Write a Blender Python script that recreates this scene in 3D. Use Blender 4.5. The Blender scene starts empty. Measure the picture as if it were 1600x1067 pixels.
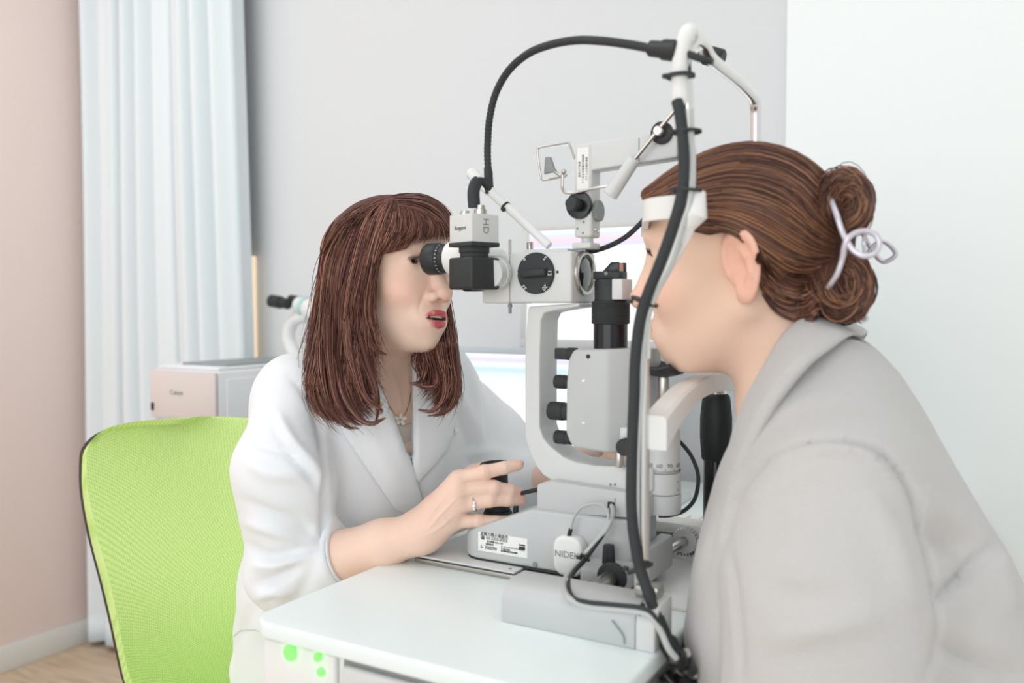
import bpy, bmesh, math, random
import numpy as np
from mathutils import Vector, Matrix
from mathutils.bvhtree import BVHTree
random.seed(7); rng = np.random.default_rng(7)
PI = math.pi
S = bpy.context.scene
# ------------------------------------------------------------------ camera
# world frame: x runs from the doctor to the patient, y away from the camera side, z up
F = 1350.0
CAM = np.array([.344, -.877, 1.06]); PITCH = math.atan(53.5 / F)
RV = np.array([.8660254, .5, 0]); F0 = np.array([-.5, .8660254, 0]); UPV = np.array([0, 0, 1.])
FV = F0 * math.cos(PITCH) - UPV * math.sin(PITCH); UV = F0 * math.sin(PITCH) + UPV * math.cos(PITCH)
cd = bpy.data.cameras.new('camera'); cam = bpy.data.objects.new('camera', cd); S.collection.objects.link(cam)
cam.location = CAM; cam.rotation_euler = (PI / 2 - PITCH, 0, PI / 6)
cd.sensor_width = 36; cd.lens = 36 * F / 1600; cd.clip_start = .02
cd.dof.use_dof = True; cd.dof.focus_distance = 1.12; cd.dof.aperture_fstop = 3.5
S.camera = cam
# ------------------------------------------------------------------ world, lights, exposure
w = bpy.data.worlds.new('world'); S.world = w; w.use_nodes = True
w.node_tree.nodes['Background'].inputs[0].default_value = (.93, .97, 1, 1)
w.node_tree.nodes['Background'].inputs[1].default_value = .97
def area(name, loc, rot, sx, sy, power, col=(1, 1, 1)):
    l = bpy.data.lights.new(name, 'AREA'); l.shape = 'RECTANGLE'; l.size = sx; l.size_y = sy; l.energy = power; l.color = col
    o = bpy.data.objects.new(name, l); S.collection.objects.link(o); o.location = loc; o.rotation_euler = rot; return o
area('ceiling_panel_light', (-1.3, -.5, 2.58), (0, 0, 0), 1.2, 1.2, 13, (.97, .99, 1))
area('ceiling_panel_light', (.7, -.5, 2.58), (0, 0, 0), 1.2, 1.2, 6, (.97, .99, 1))
area('fill_light', (-.2, -4.6, 1.7), (math.radians(84), 0, math.radians(3)), 4.2, 2.4, 75, (.97, .99, 1))  # added frontal fill outside the open room side, no window there
S.view_settings.view_transform = 'Standard'; S.view_settings.look = 'None'
S.view_settings.exposure = -0.12; S.view_settings.gamma = 1.0; S.view_settings.use_curve_mapping = False
# ------------------------------------------------------------------ measuring helpers (photo point -> world)
def ray(x, y): return FV + RV * (x - 800) / F - UV * (y - 533.5) / F
def Pv(x, y, v): d = ray(x, y); return CAM + d * (v - CAM[1]) / d[1]
def Pu(x, y, u): d = ray(x, y); return CAM + d * (u - CAM[0]) / d[0]
def Pz(x, y, z): d = ray(x, y); return CAM + d * (z - CAM[2]) / d[2]
def Pd(x, y, D): return CAM + ray(x, y) * D
def uz(v, *pts): return [tuple(Pv(x, y, v)[[0, 2]]) for x, y in pts]
# ------------------------------------------------------------------ materials
def srgb(c): return tuple(((x / 255) / 12.92 if x / 255 <= .04045 else ((x / 255 + .055) / 1.055) ** 2.4) for x in c)
def mat(name, col, rough=.5, metal=0, noise=0, nscale=60, bump=0, bscale=200, spec=.5, coat=0, trans=0, emit=None, estr=1, attr=None, sss=0, sheen=0, ior=1.45):
    m = bpy.data.materials.new(name); m.use_nodes = True; nt = m.node_tree; b = nt.nodes['Principled BSDF']
    c = srgb(col)
    b.inputs['Base Color'].default_value = (*c, 1); b.inputs['Roughness'].default_value = rough
    b.inputs['Metallic'].default_value = metal; b.inputs['Specular IOR Level'].default_value = spec
    b.inputs['Coat Weight'].default_value = coat; b.inputs['Transmission Weight'].default_value = trans; b.inputs['IOR'].default_value = ior
    if sheen: b.inputs['Sheen Weight'].default_value = sheen; b.inputs['Sheen Roughness'].default_value = .4
    if sss:
        b.inputs['Subsurface Weight'].default_value = sss; b.inputs['Subsurface Radius'].default_value = (1, .35, .2); b.inputs['Subsurface Scale'].default_value = .006
    if emit: b.inputs['Emission Color'].default_value = (*srgb(emit), 1); b.inputs['Emission Strength'].default_value = estr
    tc = nt.nodes.new('ShaderNodeTexCoord')
    src = None
    if attr:
        a = nt.nodes.new('ShaderNodeAttribute'); a.attribute_name = attr; src = a.outputs['Color']
    if noise:
        n = nt.nodes.new('ShaderNodeTexNoise'); n.inputs['Scale'].default_value = nscale; n.inputs['Detail'].default_value = 4
        nt.links.new(tc.outputs['Object'], n.inputs['Vector'])
        mr = nt.nodes.new('ShaderNodeMapRange'); mr.inputs[3].default_value = 1 - noise; mr.inputs[4].default_value = 1 + noise
        nt.links.new(n.outputs[0], mr.inputs[0])
        vm = nt.nodes.new('ShaderNodeVectorMath'); vm.operation = 'SCALE'
        if src: nt.links.new(src, vm.inputs[0])
        else: vm.inputs[0].default_value = c
        nt.links.new(mr.outputs[0], vm.inputs['Scale']); src = vm.outputs[0]
    if src: nt.links.new(src, b.inputs['Base Color'])
    if bump:
        n = nt.nodes.new('ShaderNodeTexNoise'); n.inputs['Scale'].default_value = bscale; n.inputs['Detail'].default_value = 5
        nt.links.new(tc.outputs['Object'], n.inputs['Vector'])
        bp = nt.nodes.new('ShaderNodeBump'); bp.inputs['Strength'].default_value = bump; bp.inputs['Distance'].default_value = .002
        nt.links.new(n.outputs[0], bp.inputs['Height']); nt.links.new(bp.outputs[0], b.inputs['Normal'])
    return m
def mesh_weave(name, col, col2):
    m = mat(name, col, .8); nt = m.node_tree; b = nt.nodes['Principled BSDF']
    tc = nt.nodes.new('ShaderNodeTexCoord'); mp = nt.nodes.new('ShaderNodeMapping'); mp.inputs['Rotation'].default_value = (0, math.radians(38), 0)
    nt.links.new(tc.outputs['Object'], mp.inputs[0])
    v = nt.nodes.new('ShaderNodeTexVoronoi'); v.inputs['Scale'].default_value = 330; v.inputs['Randomness'].default_value = .15
    nt.links.new(mp.outputs[0], v.inputs['Vector'])
    r = nt.nodes.new('ShaderNodeValToRGB'); r.color_ramp.elements[0].position = .25; r.color_ramp.elements[1].position = .75
    r.color_ramp.elements[0].color = (*srgb(col), 1); r.color_ramp.elements[1].color = (*srgb(col2), 1)
    nt.links.new(v.outputs['Distance'], r.inputs[0]); nt.links.new(r.outputs[0], b.inputs['Base Color'])
    bp = nt.nodes.new('ShaderNodeBump'); bp.inputs['Strength'].default_value = .5; bp.inputs['Distance'].default_value = .001; bp.invert = True
    nt.links.new(v.outputs['Distance'], bp.inputs['Height']); nt.links.new(bp.outputs[0], b.inputs['Normal'])
    return m
def wood_floor(name):
    m = mat(name, (214, 190, 160), .45); nt = m.node_tree; b = nt.nodes['Principled BSDF']
    tc = nt.nodes.new('ShaderNodeTexCoord'); mp = nt.nodes.new('ShaderNodeMapping'); mp.inputs['Scale'].default_value = (1.5, 14, 1)
    nt.links.new(tc.outputs['Object'], mp.inputs[0])
    n = nt.nodes.new('ShaderNodeTexNoise'); n.inputs['Scale'].default_value = 4; n.inputs['Detail'].default_value = 8; n.inputs['Distortion'].default_value = .6
    nt.links.new(mp.outputs[0], n.inputs['Vector'])
    r = nt.nodes.new('ShaderNodeValToRGB'); r.color_ramp.elements[0].position = .3; r.color_ramp.elements[1].position = .7
    r.color_ramp.elements[0].color = (*srgb((196, 168, 138)), 1); r.color_ramp.elements[1].color = (*srgb((226, 205, 180)), 1)
    nt.links.new(n.outputs[0], r.inputs[0]); nt.links.new(r.outputs[0], b.inputs['Base Color']); return m
def gradient_screen(name, rows, strength):
    """a lit screen: horizontal rows of soft interface colours, by local height 0..1 (uv)"""
    m = bpy.data.materials.new(name); m.use_nodes = True; nt = m.node_tree; b = nt.nodes['Principled BSDF']
    b.inputs['Base Color'].default_value = (.02, .02, .02, 1); b.inputs['Roughness'].default_value = .3
    uv = nt.nodes.new('ShaderNodeUVMap'); sp = nt.nodes.new('ShaderNodeSeparateXYZ'); nt.links.new(uv.outputs[0], sp.inputs[0])
    r = nt.nodes.new('ShaderNodeValToRGB'); el = r.color_ramp.elements
    el[0].position = rows[0][0]; el[0].color = (*srgb(rows[0][1]), 1); el[1].position = rows[1][0]; el[1].color = (*srgb(rows[1][1]), 1)
    for p_, c_ in rows[2:]: e = el.new(p_); e.color = (*srgb(c_), 1)
    nt.links.new(sp.outputs[1], r.inputs[0]); nt.links.new(r.outputs[0], b.inputs['Emission Color']); b.inputs['Emission Strength'].default_value = strength
    return m
M = dict(
    wall=mat('wall_paint', (223, 226, 228), .9, bump=.15, bscale=90), wallr=mat('partition_paint', (246, 252, 252), .9, bump=.1, bscale=90),
    pink=mat('pink_wallpaper', (255, 236, 229), .9, noise=.02, bump=.3, bscale=160), white=mat('white_trim', (240, 240, 236), .5),
    curtain=mat('pale_blue_curtain', (232, 240, 243), .9, bump=.2, bscale=500, sheen=.2), floor=wood_floor('wood_floor'),
    grey=mat('instrument_grey', (196, 199, 199), .42, noise=.012, nscale=25, bump=.06, bscale=900), grey2=mat('instrument_grey_light', (215, 217, 216), .38, bump=.04, bscale=900),
    dgrey=mat('mid_grey', (140, 144, 144), .45), black=mat('black_plastic', (44, 48, 50), .5, bump=.1, bscale=900), blackg=mat('black_gloss', (26, 28, 30), .22),
    rubber=mat('black_rubber', (50, 54, 56), .65), chrome=mat('chrome', (225, 222, 218), .16, 1), steel=mat('brushed_steel', (196, 193, 186), .3, 1),
    whitep=mat('white_plastic', (238, 239, 237), .35), table=mat('white_laminate', (240, 250, 250), .33, coat=.1), greyc=mat('grey_cable', (190, 194, 192), .5),
    printer=mat('printer_beige', (222, 212, 208), .6), printerw=mat('printer_white', (236, 238, 240), .5), pgrey=mat('printer_slot_grey', (150, 160, 160), .6),
    brown=mat('dark_brown_plastic', (62, 50, 46), .5), green=mesh_weave('green_mesh_fabric', (226, 246, 172), (176, 216, 108)),
    ink=mat('print_black', (50, 52, 54), .6), paper=mat('label_paper', (242, 242, 238), .5), print=mat('white_print', (235, 236, 234), .6),
    led=mat('green_led', (120, 255, 110), .3, emit=(70, 255, 60), estr=3.0), warm=mat('warm_gap_glow', (252, 232, 204), .5, emit=(255, 230, 196), estr=.6),
    aqua=mat('aqua_plastic', (190, 226, 222), .4), rubberdark=mat('dark_slot', (30, 32, 34), .7),
    skylight=mat('bezel_blue_grey', (196, 207, 214), .45), magnif=mat('clear_acrylic', (250, 252, 252), .03, trans=.97, ior=1.05, spec=.3),
    lens=mat('coated_lens', (38, 42, 46), .04, coat=1), copper=mat('copper', (200, 140, 120), .3, 1),
)
# ------------------------------------------------------------------ object builders
def link(o, parent=None):
    S.collection.objects.link(o)
    if parent is not None: o.parent = parent
    return o
def root_loc(o):
    v = Vector((0, 0, 0))
    while o is not None: v = v + o.location; o = o.parent
    return v
def thing(name, label, cat, loc=(0, 0, 0), group=None):
    o = bpy.data.objects.new(name, None); o.empty_display_size = .05; link(o); o.location = Vector([float(c) for c in loc])
    o['label'] = label; o['category'] = cat
    if group: o['group'] = group
    return o
def tag(o, label, cat, group=None):
    o['label'] = label; o['category'] = cat
    if group: o['group'] = group
    return o
class MB:
    """collects shapes, then becomes ONE mesh object"""
    def __init__(s): s.v = []; s.f = []
    def raw(s, vs, fs):
        n = len(s.v); s.v += [tuple(float(c) for c in p) for p in vs]; s.f += [[i + n for i in f] for f in fs]; return s
    def bm(s, bm, mx=None):
        if mx is not None: bm.transform(mx)
        bm.verts.index_update(); s.raw([v.co[:] for v in bm.verts], [[v.index for v in f.verts] for f in bm.faces]); bm.free(); return s
    def box(s, a, b, bev=.002, seg=2, mx=None):
        bm = bmesh.new(); bmesh.ops.create_cube(bm, size=1)
        a = np.minimum(a, b), np.maximum(a, b); lo, hi = a
        for v in bm.verts: v.co = Vector([lo[i] + (v.co[i] + .5) * (hi[i] - lo[i]) for i in range(3)])
        if bev: bmesh.ops.bevel(bm, geom=bm.edges[:], offset=min(bev, .49 * min(hi - lo)), segments=seg, profile=.5, affect='EDGES')
        return s.bm(bm, mx)
    def prism(s, pts, a, b, axis='y', bev=.002, seg=2, mx=None):
        """polygon (two coordinates of the other axes, in xyz order) extruded from a to b along axis"""
        bm = bmesh.new()
        def co(p, t): return {'y': (p[0], t, p[1]), 'x': (t, p[0], p[1]), 'z': (p[0], p[1], t)}[axis]
        f = bm.faces.new([bm.verts.new(co(p, a)) for p in pts])
        r = bmesh.ops.extrude_face_region(bm, geom=[f])
        for v in r['geom']:
            if isinstance(v, bmesh.types.BMVert): v.co = Vector(co([v.co[i] for i in range(3) if 'xyz'[i] != axis], b))
        bmesh.ops.recalc_face_normals(bm, faces=bm.faces[:])
        if bev: bmesh.ops.bevel(bm, geom=[e for e in bm.edges if e.calc_face_angle(0) > .25], offset=bev, segments=seg, profile=.5, affect='EDGES', clamp_overlap=True)
        return s.bm(bm, mx)
    def tube(s, pts, r, seg=12, cap=True, flat=1.0, mx=None):
        P = np.array([np.array(p, float) for p in pts]); n = len(P)
        R = np.full(n, r, float) if np.isscalar(r) else np.array(r, float)
        T = np.gradient(P, axis=0); T /= np.linalg.norm(T, axis=1)[:, None] + 1e-12
        a = np.array([0, 0, 1.]) if abs(T[0][2]) < .9 else np.array([1., 0, 0]); N = np.cross(T[0], a); N /= np.linalg.norm(N)
        vs = []
        for i in range(n):
            N = N - T[i] * (N @ T[i]); N /= np.linalg.norm(N) + 1e-12; B = np.cross(T[i], N)
            for k in range(seg):
                t = 2 * PI * k / seg; vs.append(P[i] + R[i] * (N * math.cos(t) + B * math.sin(t) * flat))
        fs = [[i * seg + k, i * seg + (k + 1) % seg, (i + 1) * seg + (k + 1) % seg, (i + 1) * seg + k] for i in range(n - 1) for k in range(seg)]
        if cap: fs += [list(range(seg))[::-1], [(n - 1) * seg + k for k in range(seg)]]
        if mx is not None: vs = [tuple(mx @ Vector(v)) for v in vs]
        return s.raw(vs, fs)
    def cyl(s, a, b, r, r2=None, seg=28, bev=.001):
        """bevelled cylinder/cone from a to b"""
        a = np.array(a, float); b = np.array(b, float); L = np.linalg.norm(b - a); r2 = r if r2 is None else r2; e = min(bev, L * .3, r * .4, r2 * .4); d = (b - a) / L
        return s.tube([a, a + d * 1e-6, a + d * e * .3, a + d * e, b - d * e, b - d * e * .3, b - d * 1e-6, b], [r - e, r - e, r - e * .3, r, r2, r2 - e * .3, r2 - e, r2 - e], seg)
    def lathe(s, a, d, prof, seg=32):
        """profile [(t, r)] along direction d from a"""
        a = np.array(a, float); d = np.array(d, float); d /= np.linalg.norm(d)
        q = np.array([0, 0, 1.]) if abs(d[2]) < .9 else np.array([1., 0, 0]); N = np.cross(d, q); N /= np.linalg.norm(N); B = np.cross(d, N)
        vs = [a + d * t + r * (N * math.cos(2 * PI * k / seg) + B * math.sin(2 * PI * k / seg)) for t, r in prof for k in range(seg)]
        fs = [[i * seg + k, i * seg + (k + 1) % seg, (i + 1) * seg + (k + 1) % seg, (i + 1) * seg + k] for i in range(len(prof) - 1) for k in range(seg)]
        fs += [list(range(seg))[::-1], [(len(prof) - 1) * seg + k for k in range(seg)]]
        return s.raw(vs, fs)
    def knurl(s, a, b, r, n=36, depth=.0012, taper=1.0):
        """ribbed knob"""
        a = np.array(a, float); b = np.array(b, float); L = np.linalg.norm(b - a); d = (b - a) / L
        q = np.array([0, 0, 1.]) if abs(d[2]) < .9 else np.array([1., 0, 0]); N = np.cross(d, q); N /= np.linalg.norm(N); B = np.cross(d, N); vs = []; m = n * 2
        rows = [(0, .88), (.08, 1), (.9, taper), (1, taper * .92)]
        for t, k_ in rows:
            for k in range(m):
                rr = (r - (depth if k % 2 else 0)) * k_; an = 2 * PI * k / m; vs.append(a + d * t * L + rr * (N * math.cos(an) + B * math.sin(an)))
        fs = [[i * m + k, i * m + (k + 1) % m, (i + 1) * m + (k + 1) % m, (i + 1) * m + k] for i in range(3) for k in range(m)] + [list(range(m))[::-1], [3 * m + k for k in range(m)]]
        return s.raw(vs, fs)
    def ball(s, c, r, seg=20, rings=12):
        bm = bmesh.new(); bmesh.ops.create_uvsphere(bm, u_segments=seg, v_segments=rings, radius=1)
        rr = (r, r, r) if np.isscalar(r) else r
        return s.bm(bm, Matrix.Translation(Vector([float(x) for x in c])) @ Matrix.Diagonal((*rr, 1)))
    def build(s, name, m, parent=None, label=None, loc=None, sharp=.6, structure=False, smooth=True):
        off = root_loc(parent) if parent is not None else Vector([float(c) for c in loc] if loc is not None else (0, 0, 0))
        me = bpy.data.meshes.new(name); V = np.array(s.v) - np.array(off); me.from_pydata([tuple(p) for p in V], [], s.f); me.update()
        if smooth: me.shade_smooth(); me.set_sharp_from_angle(angle=sharp)
        me.materials.append(m); o = bpy.data.objects.new(name, me); link(o, parent)
        if parent is None: o.location = off
        if label: o['label'] = label
        if structure: o['kind'] = 'structure'
        return o
def crom(pts, n=8):
    P = [np.array(p, float) for p in pts]; P = [2 * P[0] - P[1]] + P + [2 * P[-1] - P[-2]]; out = []
    for i in range(1, len(P) - 2):
        a, b, c, d = P[i - 1:i + 3]
        for k in range(n):
            t = k / n; out.append(.5 * (2 * b + (c - a) * t + (2 * a - 5 * b + 4 * c - d) * t * t + (3 * b - a - 3 * c + d) * t ** 3))
    out.append(P[-2]); return out
def text(body, name, m, parent, loc, xdir, ydir, size, label=None, align='CENTER', thick=.0002, squash=1.0):
    """flat lettering: xdir = reading direction, ydir = up, converted to a thin mesh"""
    c = bpy.data.curves.new('t', 'FONT'); c.body = body; c.size = size; c.align_x = align; c.align_y = 'CENTER'; c.extrude = thick; c.resolution_u = 3
    t = bpy.data.objects.new('t', c); S.collection.objects.link(t); bpy.context.view_layer.update()
    me = bpy.data.meshes.new_from_object(t.evaluated_get(bpy.context.evaluated_depsgraph_get())); bpy.data.objects.remove(t)
    x = np.array(xdir, float); x /= np.linalg.norm(x); y = np.array(ydir, float); y -= x * (x @ y); y /= np.linalg.norm(y); z = np.cross(x, y)
    off = np.array(loc, float) - np.array(root_loc(parent))
    for v in me.vertices: v.co = Vector(off + x * v.co[0] * squash + y * v.co[1] + z * v.co[2])
    me.materials.clear(); me.materials.append(m); o = bpy.data.objects.new(name, me); link(o, parent)
    if label: o['label'] = label
    return o
# ================================================================== the room
TZ = .747
MB().box((-3.2, -3, -.06), (3.2, 1.3, 0), 0).build('floor', M['floor'], structure=True)
MB().box((-3.2, -2.2, 2.62), (3.2, 1.3, 2.7), 0).build('ceiling', M['wall'], structure=True)
MB().box((-3.2, .90, 0), (.06, 1.12, 2.62), 0).build('wall_far', M['wall'], structure=True)
MB().box((Pv(1225, 300, .85)[0], .85, 0), (3.2, 1.12, 2.62), .006).build('wall_right', M['wallr'], structure=True)
MB().box((-2.30, -2.2, 0), (-2.18, .86, 2.62), .004).build('wall_left', M['pink'], structure=True)
MB().box((-2.18, -2.2, 0), (-2.166, .86, .075), .003).build('baseboard_left', M['white'], structure=True)
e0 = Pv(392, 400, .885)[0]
MB().box((e0 - .008, .87, .3), (e0 + .006, .90, Pv(392, 400, .885)[2]), .002).build('gap_glow_1', M['warm'], structure=True)  # glowing strip stands in for warm light seen through the curtain gap
# curtain: hanging folds, real thickness
def curtain():
    x0, x1 = -2.175, Pv(376, 300, .8)[0]; n = 300; vs = []; fs = []
    zs = np.linspace(2.35, .02, 26)
    for side in (0, 1):
        for j, z in enumerate(zs):
            g = (2.35 - z) / 2.33
            for i in range(n):
                t = i / (n - 1); ph = t * 2 * PI * 8.5 + .5 * math.sin(t * 9) + .25 * g * math.sin(3 * t + 2)
                y = .80 + .028 * math.sin(ph) + .010 * math.sin(2.3 * ph + 1) * (1 - g * .4) + .008 * math.sin(5 * t + 4 * g)
                x = x0 + (x1 - x0) * t + .012 * math.cos(ph) + .035 * g * t
                vs.append((x, y + (.003 if side else 0), z))
    m = len(zs) * n
    for j in range(len(zs) - 1):
        for i in range(n - 1):
            a = j * n + i; fs.append([a, a + n, a + n + 1, a + 1]); fs.append([m + a, m + a + 1, m + a + n + 1, m + a + n])
    for j in range(len(zs) - 1):
        for i in (0, n - 1): a = j * n + i; fs.append([a, m + a, m + a + n, a + n])
    for i in range(n - 1):
        for j in (0, len(zs) - 1): a = j * n + i; fs.append([a, a + 1, m + a + 1, m + a])
    c = thing('curtain', 'pale blue floor-length curtain hanging in soft folds beside the pink wall', 'curtain', ((x0 + x1) / 2, .8, 0))
    MB().raw(vs, fs).build('curtain_cloth', M['curtain'], c, sharp=2)
    MB().tube([(-2.18, .80, 2.39), (x1 + .1, .80, 2.39)], .012, 10).box((-2.18, .78, 2.40), (x1 + .1, .82, 2.62), .003).build('curtain_rail', M['white'], c)
    for i in range(17): MB().tube([(x0 + .03 + i * (x1 - x0) / 17, .8, 2.39), (x0 + .03 + i * (x1 - x0) / 17, .8, 2.34)], .004, 6).build('curtain_hook', M['white'], c)
curtain()
# ------------------------------------------------------------------ side desk, monitors, printer, far microscope
d = thing('side_desk', 'white side desk along the far wall under the monitors', 'desk', (-.35, .75, 0))
MB().box((-.95, .46, .672), (.30, .845, .70), .004).build('desktop', M['table'], d)
for x in (-.93, .26): MB().box((x, .50, 0), (x + .025, .835, .672), .002).build('side_panel', M['white'], d)
MB().box((-.9, .815, .3), (.26, .83, .672), .002).build('back_panel', M['white'], d)
def monitor(name, label, c, w, h, tilt, yaw, bez, botbez, depth, rows, strength, m_b, stand_z, rad=.008):
    t = thing(name, label, 'monitor', (c[0], c[1], stand_z))
    mx = Matrix.Translation(Vector([float(q) for q in c])) @ Matrix.Rotation(yaw, 4, 'Z') @ Matrix.Rotation(tilt, 4, 'X')
    b = MB(); b.box((-w / 2, .006, -h / 2), (w / 2, .006 + depth, h / 2), .006, mx=mx)
    for x0, x1, z0, z1 in ((-w/2, w/2, h/2 - bez, h/2), (-w/2, w/2, -h/2, -h/2 + botbez), (-w/2, -w/2 + bez, -h/2 + botbez - .002, h/2 - bez + .002), (w/2 - bez, w/2, -h/2 + botbez - .002, h/2 - bez + .002)):
        b.box((x0, -.002, z0), (x1, .008, z1), .0015, mx=mx)
    b.build('housing', m_b, t)
    s = MB(); q = [(-w/2 + bez, .004, -h/2 + botbez), (w/2 - bez, .004, -h/2 + botbez), (w/2 - bez, .004, h/2 - bez), (-w/2 + bez, .004, h/2 - bez)]
    s.raw([tuple(mx @ Vector(p)) for p in q], [[0, 1, 2, 3]])
    so = s.build('screen', gradient_screen(name + '_screen', rows, strength), t, smooth=False)
    uvl = so.data.uv_layers.new(name='UVMap')
    for i, uvc in enumerate([(0, 0), (1, 0), (1, 1), (0, 1)]): uvl.data[i].uv = uvc
    # stand
    bk = np.array(mx @ Vector((0, depth + .004, -h * .15)))
    MB().prism([(bk[0] - .03, bk[1] - .004), (bk[0] + .03, bk[1] - .004), (bk[0] + .03, bk[1] + .02), (bk[0] - .03, bk[1] + .02)], stand_z + .012, bk[2], 'z', .003).build('neck', m_b, t)
    MB().prism([(bk[0] - .10, bk[1] - .10), (bk[0] + .10, bk[1] - .10), (bk[0] + .10, bk[1] + .04), (bk[0] - .10, bk[1] + .04)], stand_z, stand_z + .012, 'z', .004).build('foot', m_b, t)
    return t
VM = .62
tl = Pv(815, 352, VM); br = Pv(815, 546, VM)
w_ = .46; h_ = tl[2] - br[2]
monitor('desktop_monitor', 'grey-framed bright monitor standing behind the instrument', (tl[0] + w_ / 2, VM, (tl[2] + br[2]) / 2), w_, h_, math.radians(-3), 0, .012, .022, .03,
        [(0, (250, 250, 255)), (.3, (255, 255, 255)), (.80, (255, 255, 255)), (.86, (214, 214, 240)), (.91, (246, 214, 218)), (.95, (216, 226, 250)), (1, (250, 250, 255))], 1.25, M['grey2'], .70)
VT = .50
a_ = Pv(640, 534, VT); b_ = Pv(916, 540, VT)
monitor('touch_display', 'wide low display in a pale blue-grey frame behind the doctor', ((a_[0] + b_[0]) / 2, VT, .93 - .06), b_[0] - a_[0], .235, math.radians(-14), 0, .012, .014, .02,
        [(0, (255, 255, 255)), (.5, (255, 255, 255)), (.80, (232, 246, 255)), (.86, (200, 228, 246)), (.90, (244, 250, 255)), (.945, (224, 218, 250)), (1, (248, 252, 255))], 1.2, M['skylight'], .70)
# keyboard on the desk
kb = thing('keyboard', 'white keyboard lying on the side desk before the displays', 'keyboard', (-.15, .49, .70))
MB().box((-.30, .462, .70), (0, .485 + .03, .712), .003).build('body', M['whitep'], kb)
kk = MB()
for r_ in range(3):
    for c_ in range(14): kk.box((-.292 + c_ * .0205, .466 + r_ * .0155, .712), (-.292 + c_ * .0205 + .017, .466 + r_ * .0155 + .0125, .7155), .001, 1)
kk.build('keys', M['white'], kb)['kind'] = 'stuff'
# printer on a cabinet
pc = Pv(341, 572, .40); VP = .40; pl = Pv(238, 574, VP)[0]; prr = Pv(341, 574, VP)[0]; pt = pc[2]
cb = thing('printer_cabinet', 'low white cabinet carrying the printer behind the green chair', 'cabinet', ((pl + prr) / 2, .6, 0))
MB().box((pl - .03, VP - .02, .04), (prr + .02, VP + .36, pt - .33), .004).build('carcass', M['white'], cb)
for i, (a, b) in enumerate(((pl - .025, (pl + prr) / 2 - .004), ((pl + prr) / 2, prr + .015))):
    dr = MB().box((a, VP - .036, .06), (b, VP - .02, pt - .345), .002).build('door', M['white'], cb)
    x = b - .03 if i == 0 else a + .03
    MB().tube([(x, VP - .05, .3), (x, VP - .05, .42)], .005, 8).box((x - .003, VP - .05, .31), (x + .003, VP - .034, .315), 0).box((x - .003, VP - .05, .405), (x + .003, VP - .034, .41), 0).build('handle', M['steel'], dr)
MB().box((pl - .02, VP, 0), (prr + .01, VP + .34, .04), 0).build('plinth', M['dgrey'], cb)
p = thing('printer', 'off-white office printer standing beside the curtain', 'printer', ((pl + prr) / 2, .6, pt - .33))
pcx = pl + .225
# the box stands turned: its front (beige) towards the camera, its side (white) towards the patient
pb = MB().box((pl, VP, pt - .33), (prr, VP + .34, pt - .012), .008); pb.build('body', M['printerw'], p)
MB().box((pl + .002, VP - .008, pt - .12), (prr - .002, VP, pt - .014), .003).build('front_panel', M['printer'], p)
MB().box((pl + .002, VP - .008, pt - .325), (prr - .002, VP, pt - .125), .003).build('paper_tray', M['printer'], p)
MB().box((prr, VP + .02, pt - .30), (prr + .004, VP + .30, pt - .03), .002).build('side_cover', M['printerw'], p)
MB().box((pl + .01, VP + .01, pt - .012), (prr - .01, VP + .33, pt - .004), .004).build('top_cover', M['printerw'], p)
MB().box((pl + .05, VP + .04, pt - .004), (prr - .02, VP + .29, pt + .001), .002).build('output_tray', M['pgrey'], p)
MB().box((pl + .006, VP - .011, pt - .105), (pl + .014, VP - .007, pt - .088), .001).build('power_button', M['ink'], p)
text('Canon', 'lettering', M['dgrey'], p, (pl + .09, VP - .0085, pt - .062), (1, 0, 0), (0, 0, 1), .016)
# far microscope
VX = .75
def Q(x, y, v=VX): return Pv(x, y, v)
f_ = thing('background_microscope', 'small white microscope with black eyepieces at the far wall behind the doctor', 'microscope', (Q(465, 600)[0], VX, .70))
for dy, dx in ((-.028, 0), (.028, .012)):
    c0 = Q(436, 470) + np.array([dx, dy, 0]); c1 = Q(470, 476) + np.array([dx, dy, 0])
    MB().lathe(c0, c1 - c0, [(0, .013), (.001, .016), (.035, .016), (.037, .013), (.06, .014)]).build('eyepiece', M['black'], f_)
MB().lathe(Q(464, 476), Q(484, 482) - Q(464, 476), [(0, .018), (.004, .022), (.03, .022), (.05, .027), (.09, .027), (.094, .024)]).build('body_tube', M['whitep'], f_)
MB().lathe(Q(474, 479), Q(484, 482) - Q(474, 479), [(0, .026), (.01, .0265), (.011, .024)]).build('ring', M['aqua'], f_)
MB().tube(crom([Q(482, 492), Q(458, 502), Q(451, 528), Q(461, 556), Q(478, 590), Q(484, 640)], 6), [.016] * 31, 14).build('arm', M['whitep'], f_)
MB().box((Q(470, 600)[0] - .03, VX - .09, .70), (Q(470, 600)[0] + .14, VX + .09, .73), .01).build('foot', M['whitep'], f_)
MB().cyl((Q(484, 640)[0], VX, .73), Q(484, 636), .02).build('column', M['whitep'], f_)
d2 = thing('instrument_stand', 'small white stand under the background microscope', 'table', (Q(470, 600)[0] + .03, VX, 0))
xs = Q(470, 600)[0]
MB().box((xs - .045, VX - .14, .675), (xs + .20, VX + .13, .70), .006).build('tabletop', M['table'], d2)
MB().cyl((xs + .03, VX, .03), (xs + .03, VX, .675), .03).build('column', M['white'], d2)
MB().box((xs - .03, VX - .13, 0), (xs + .18, VX + .13, .03), .01).build('foot', M['white'], d2)
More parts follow.
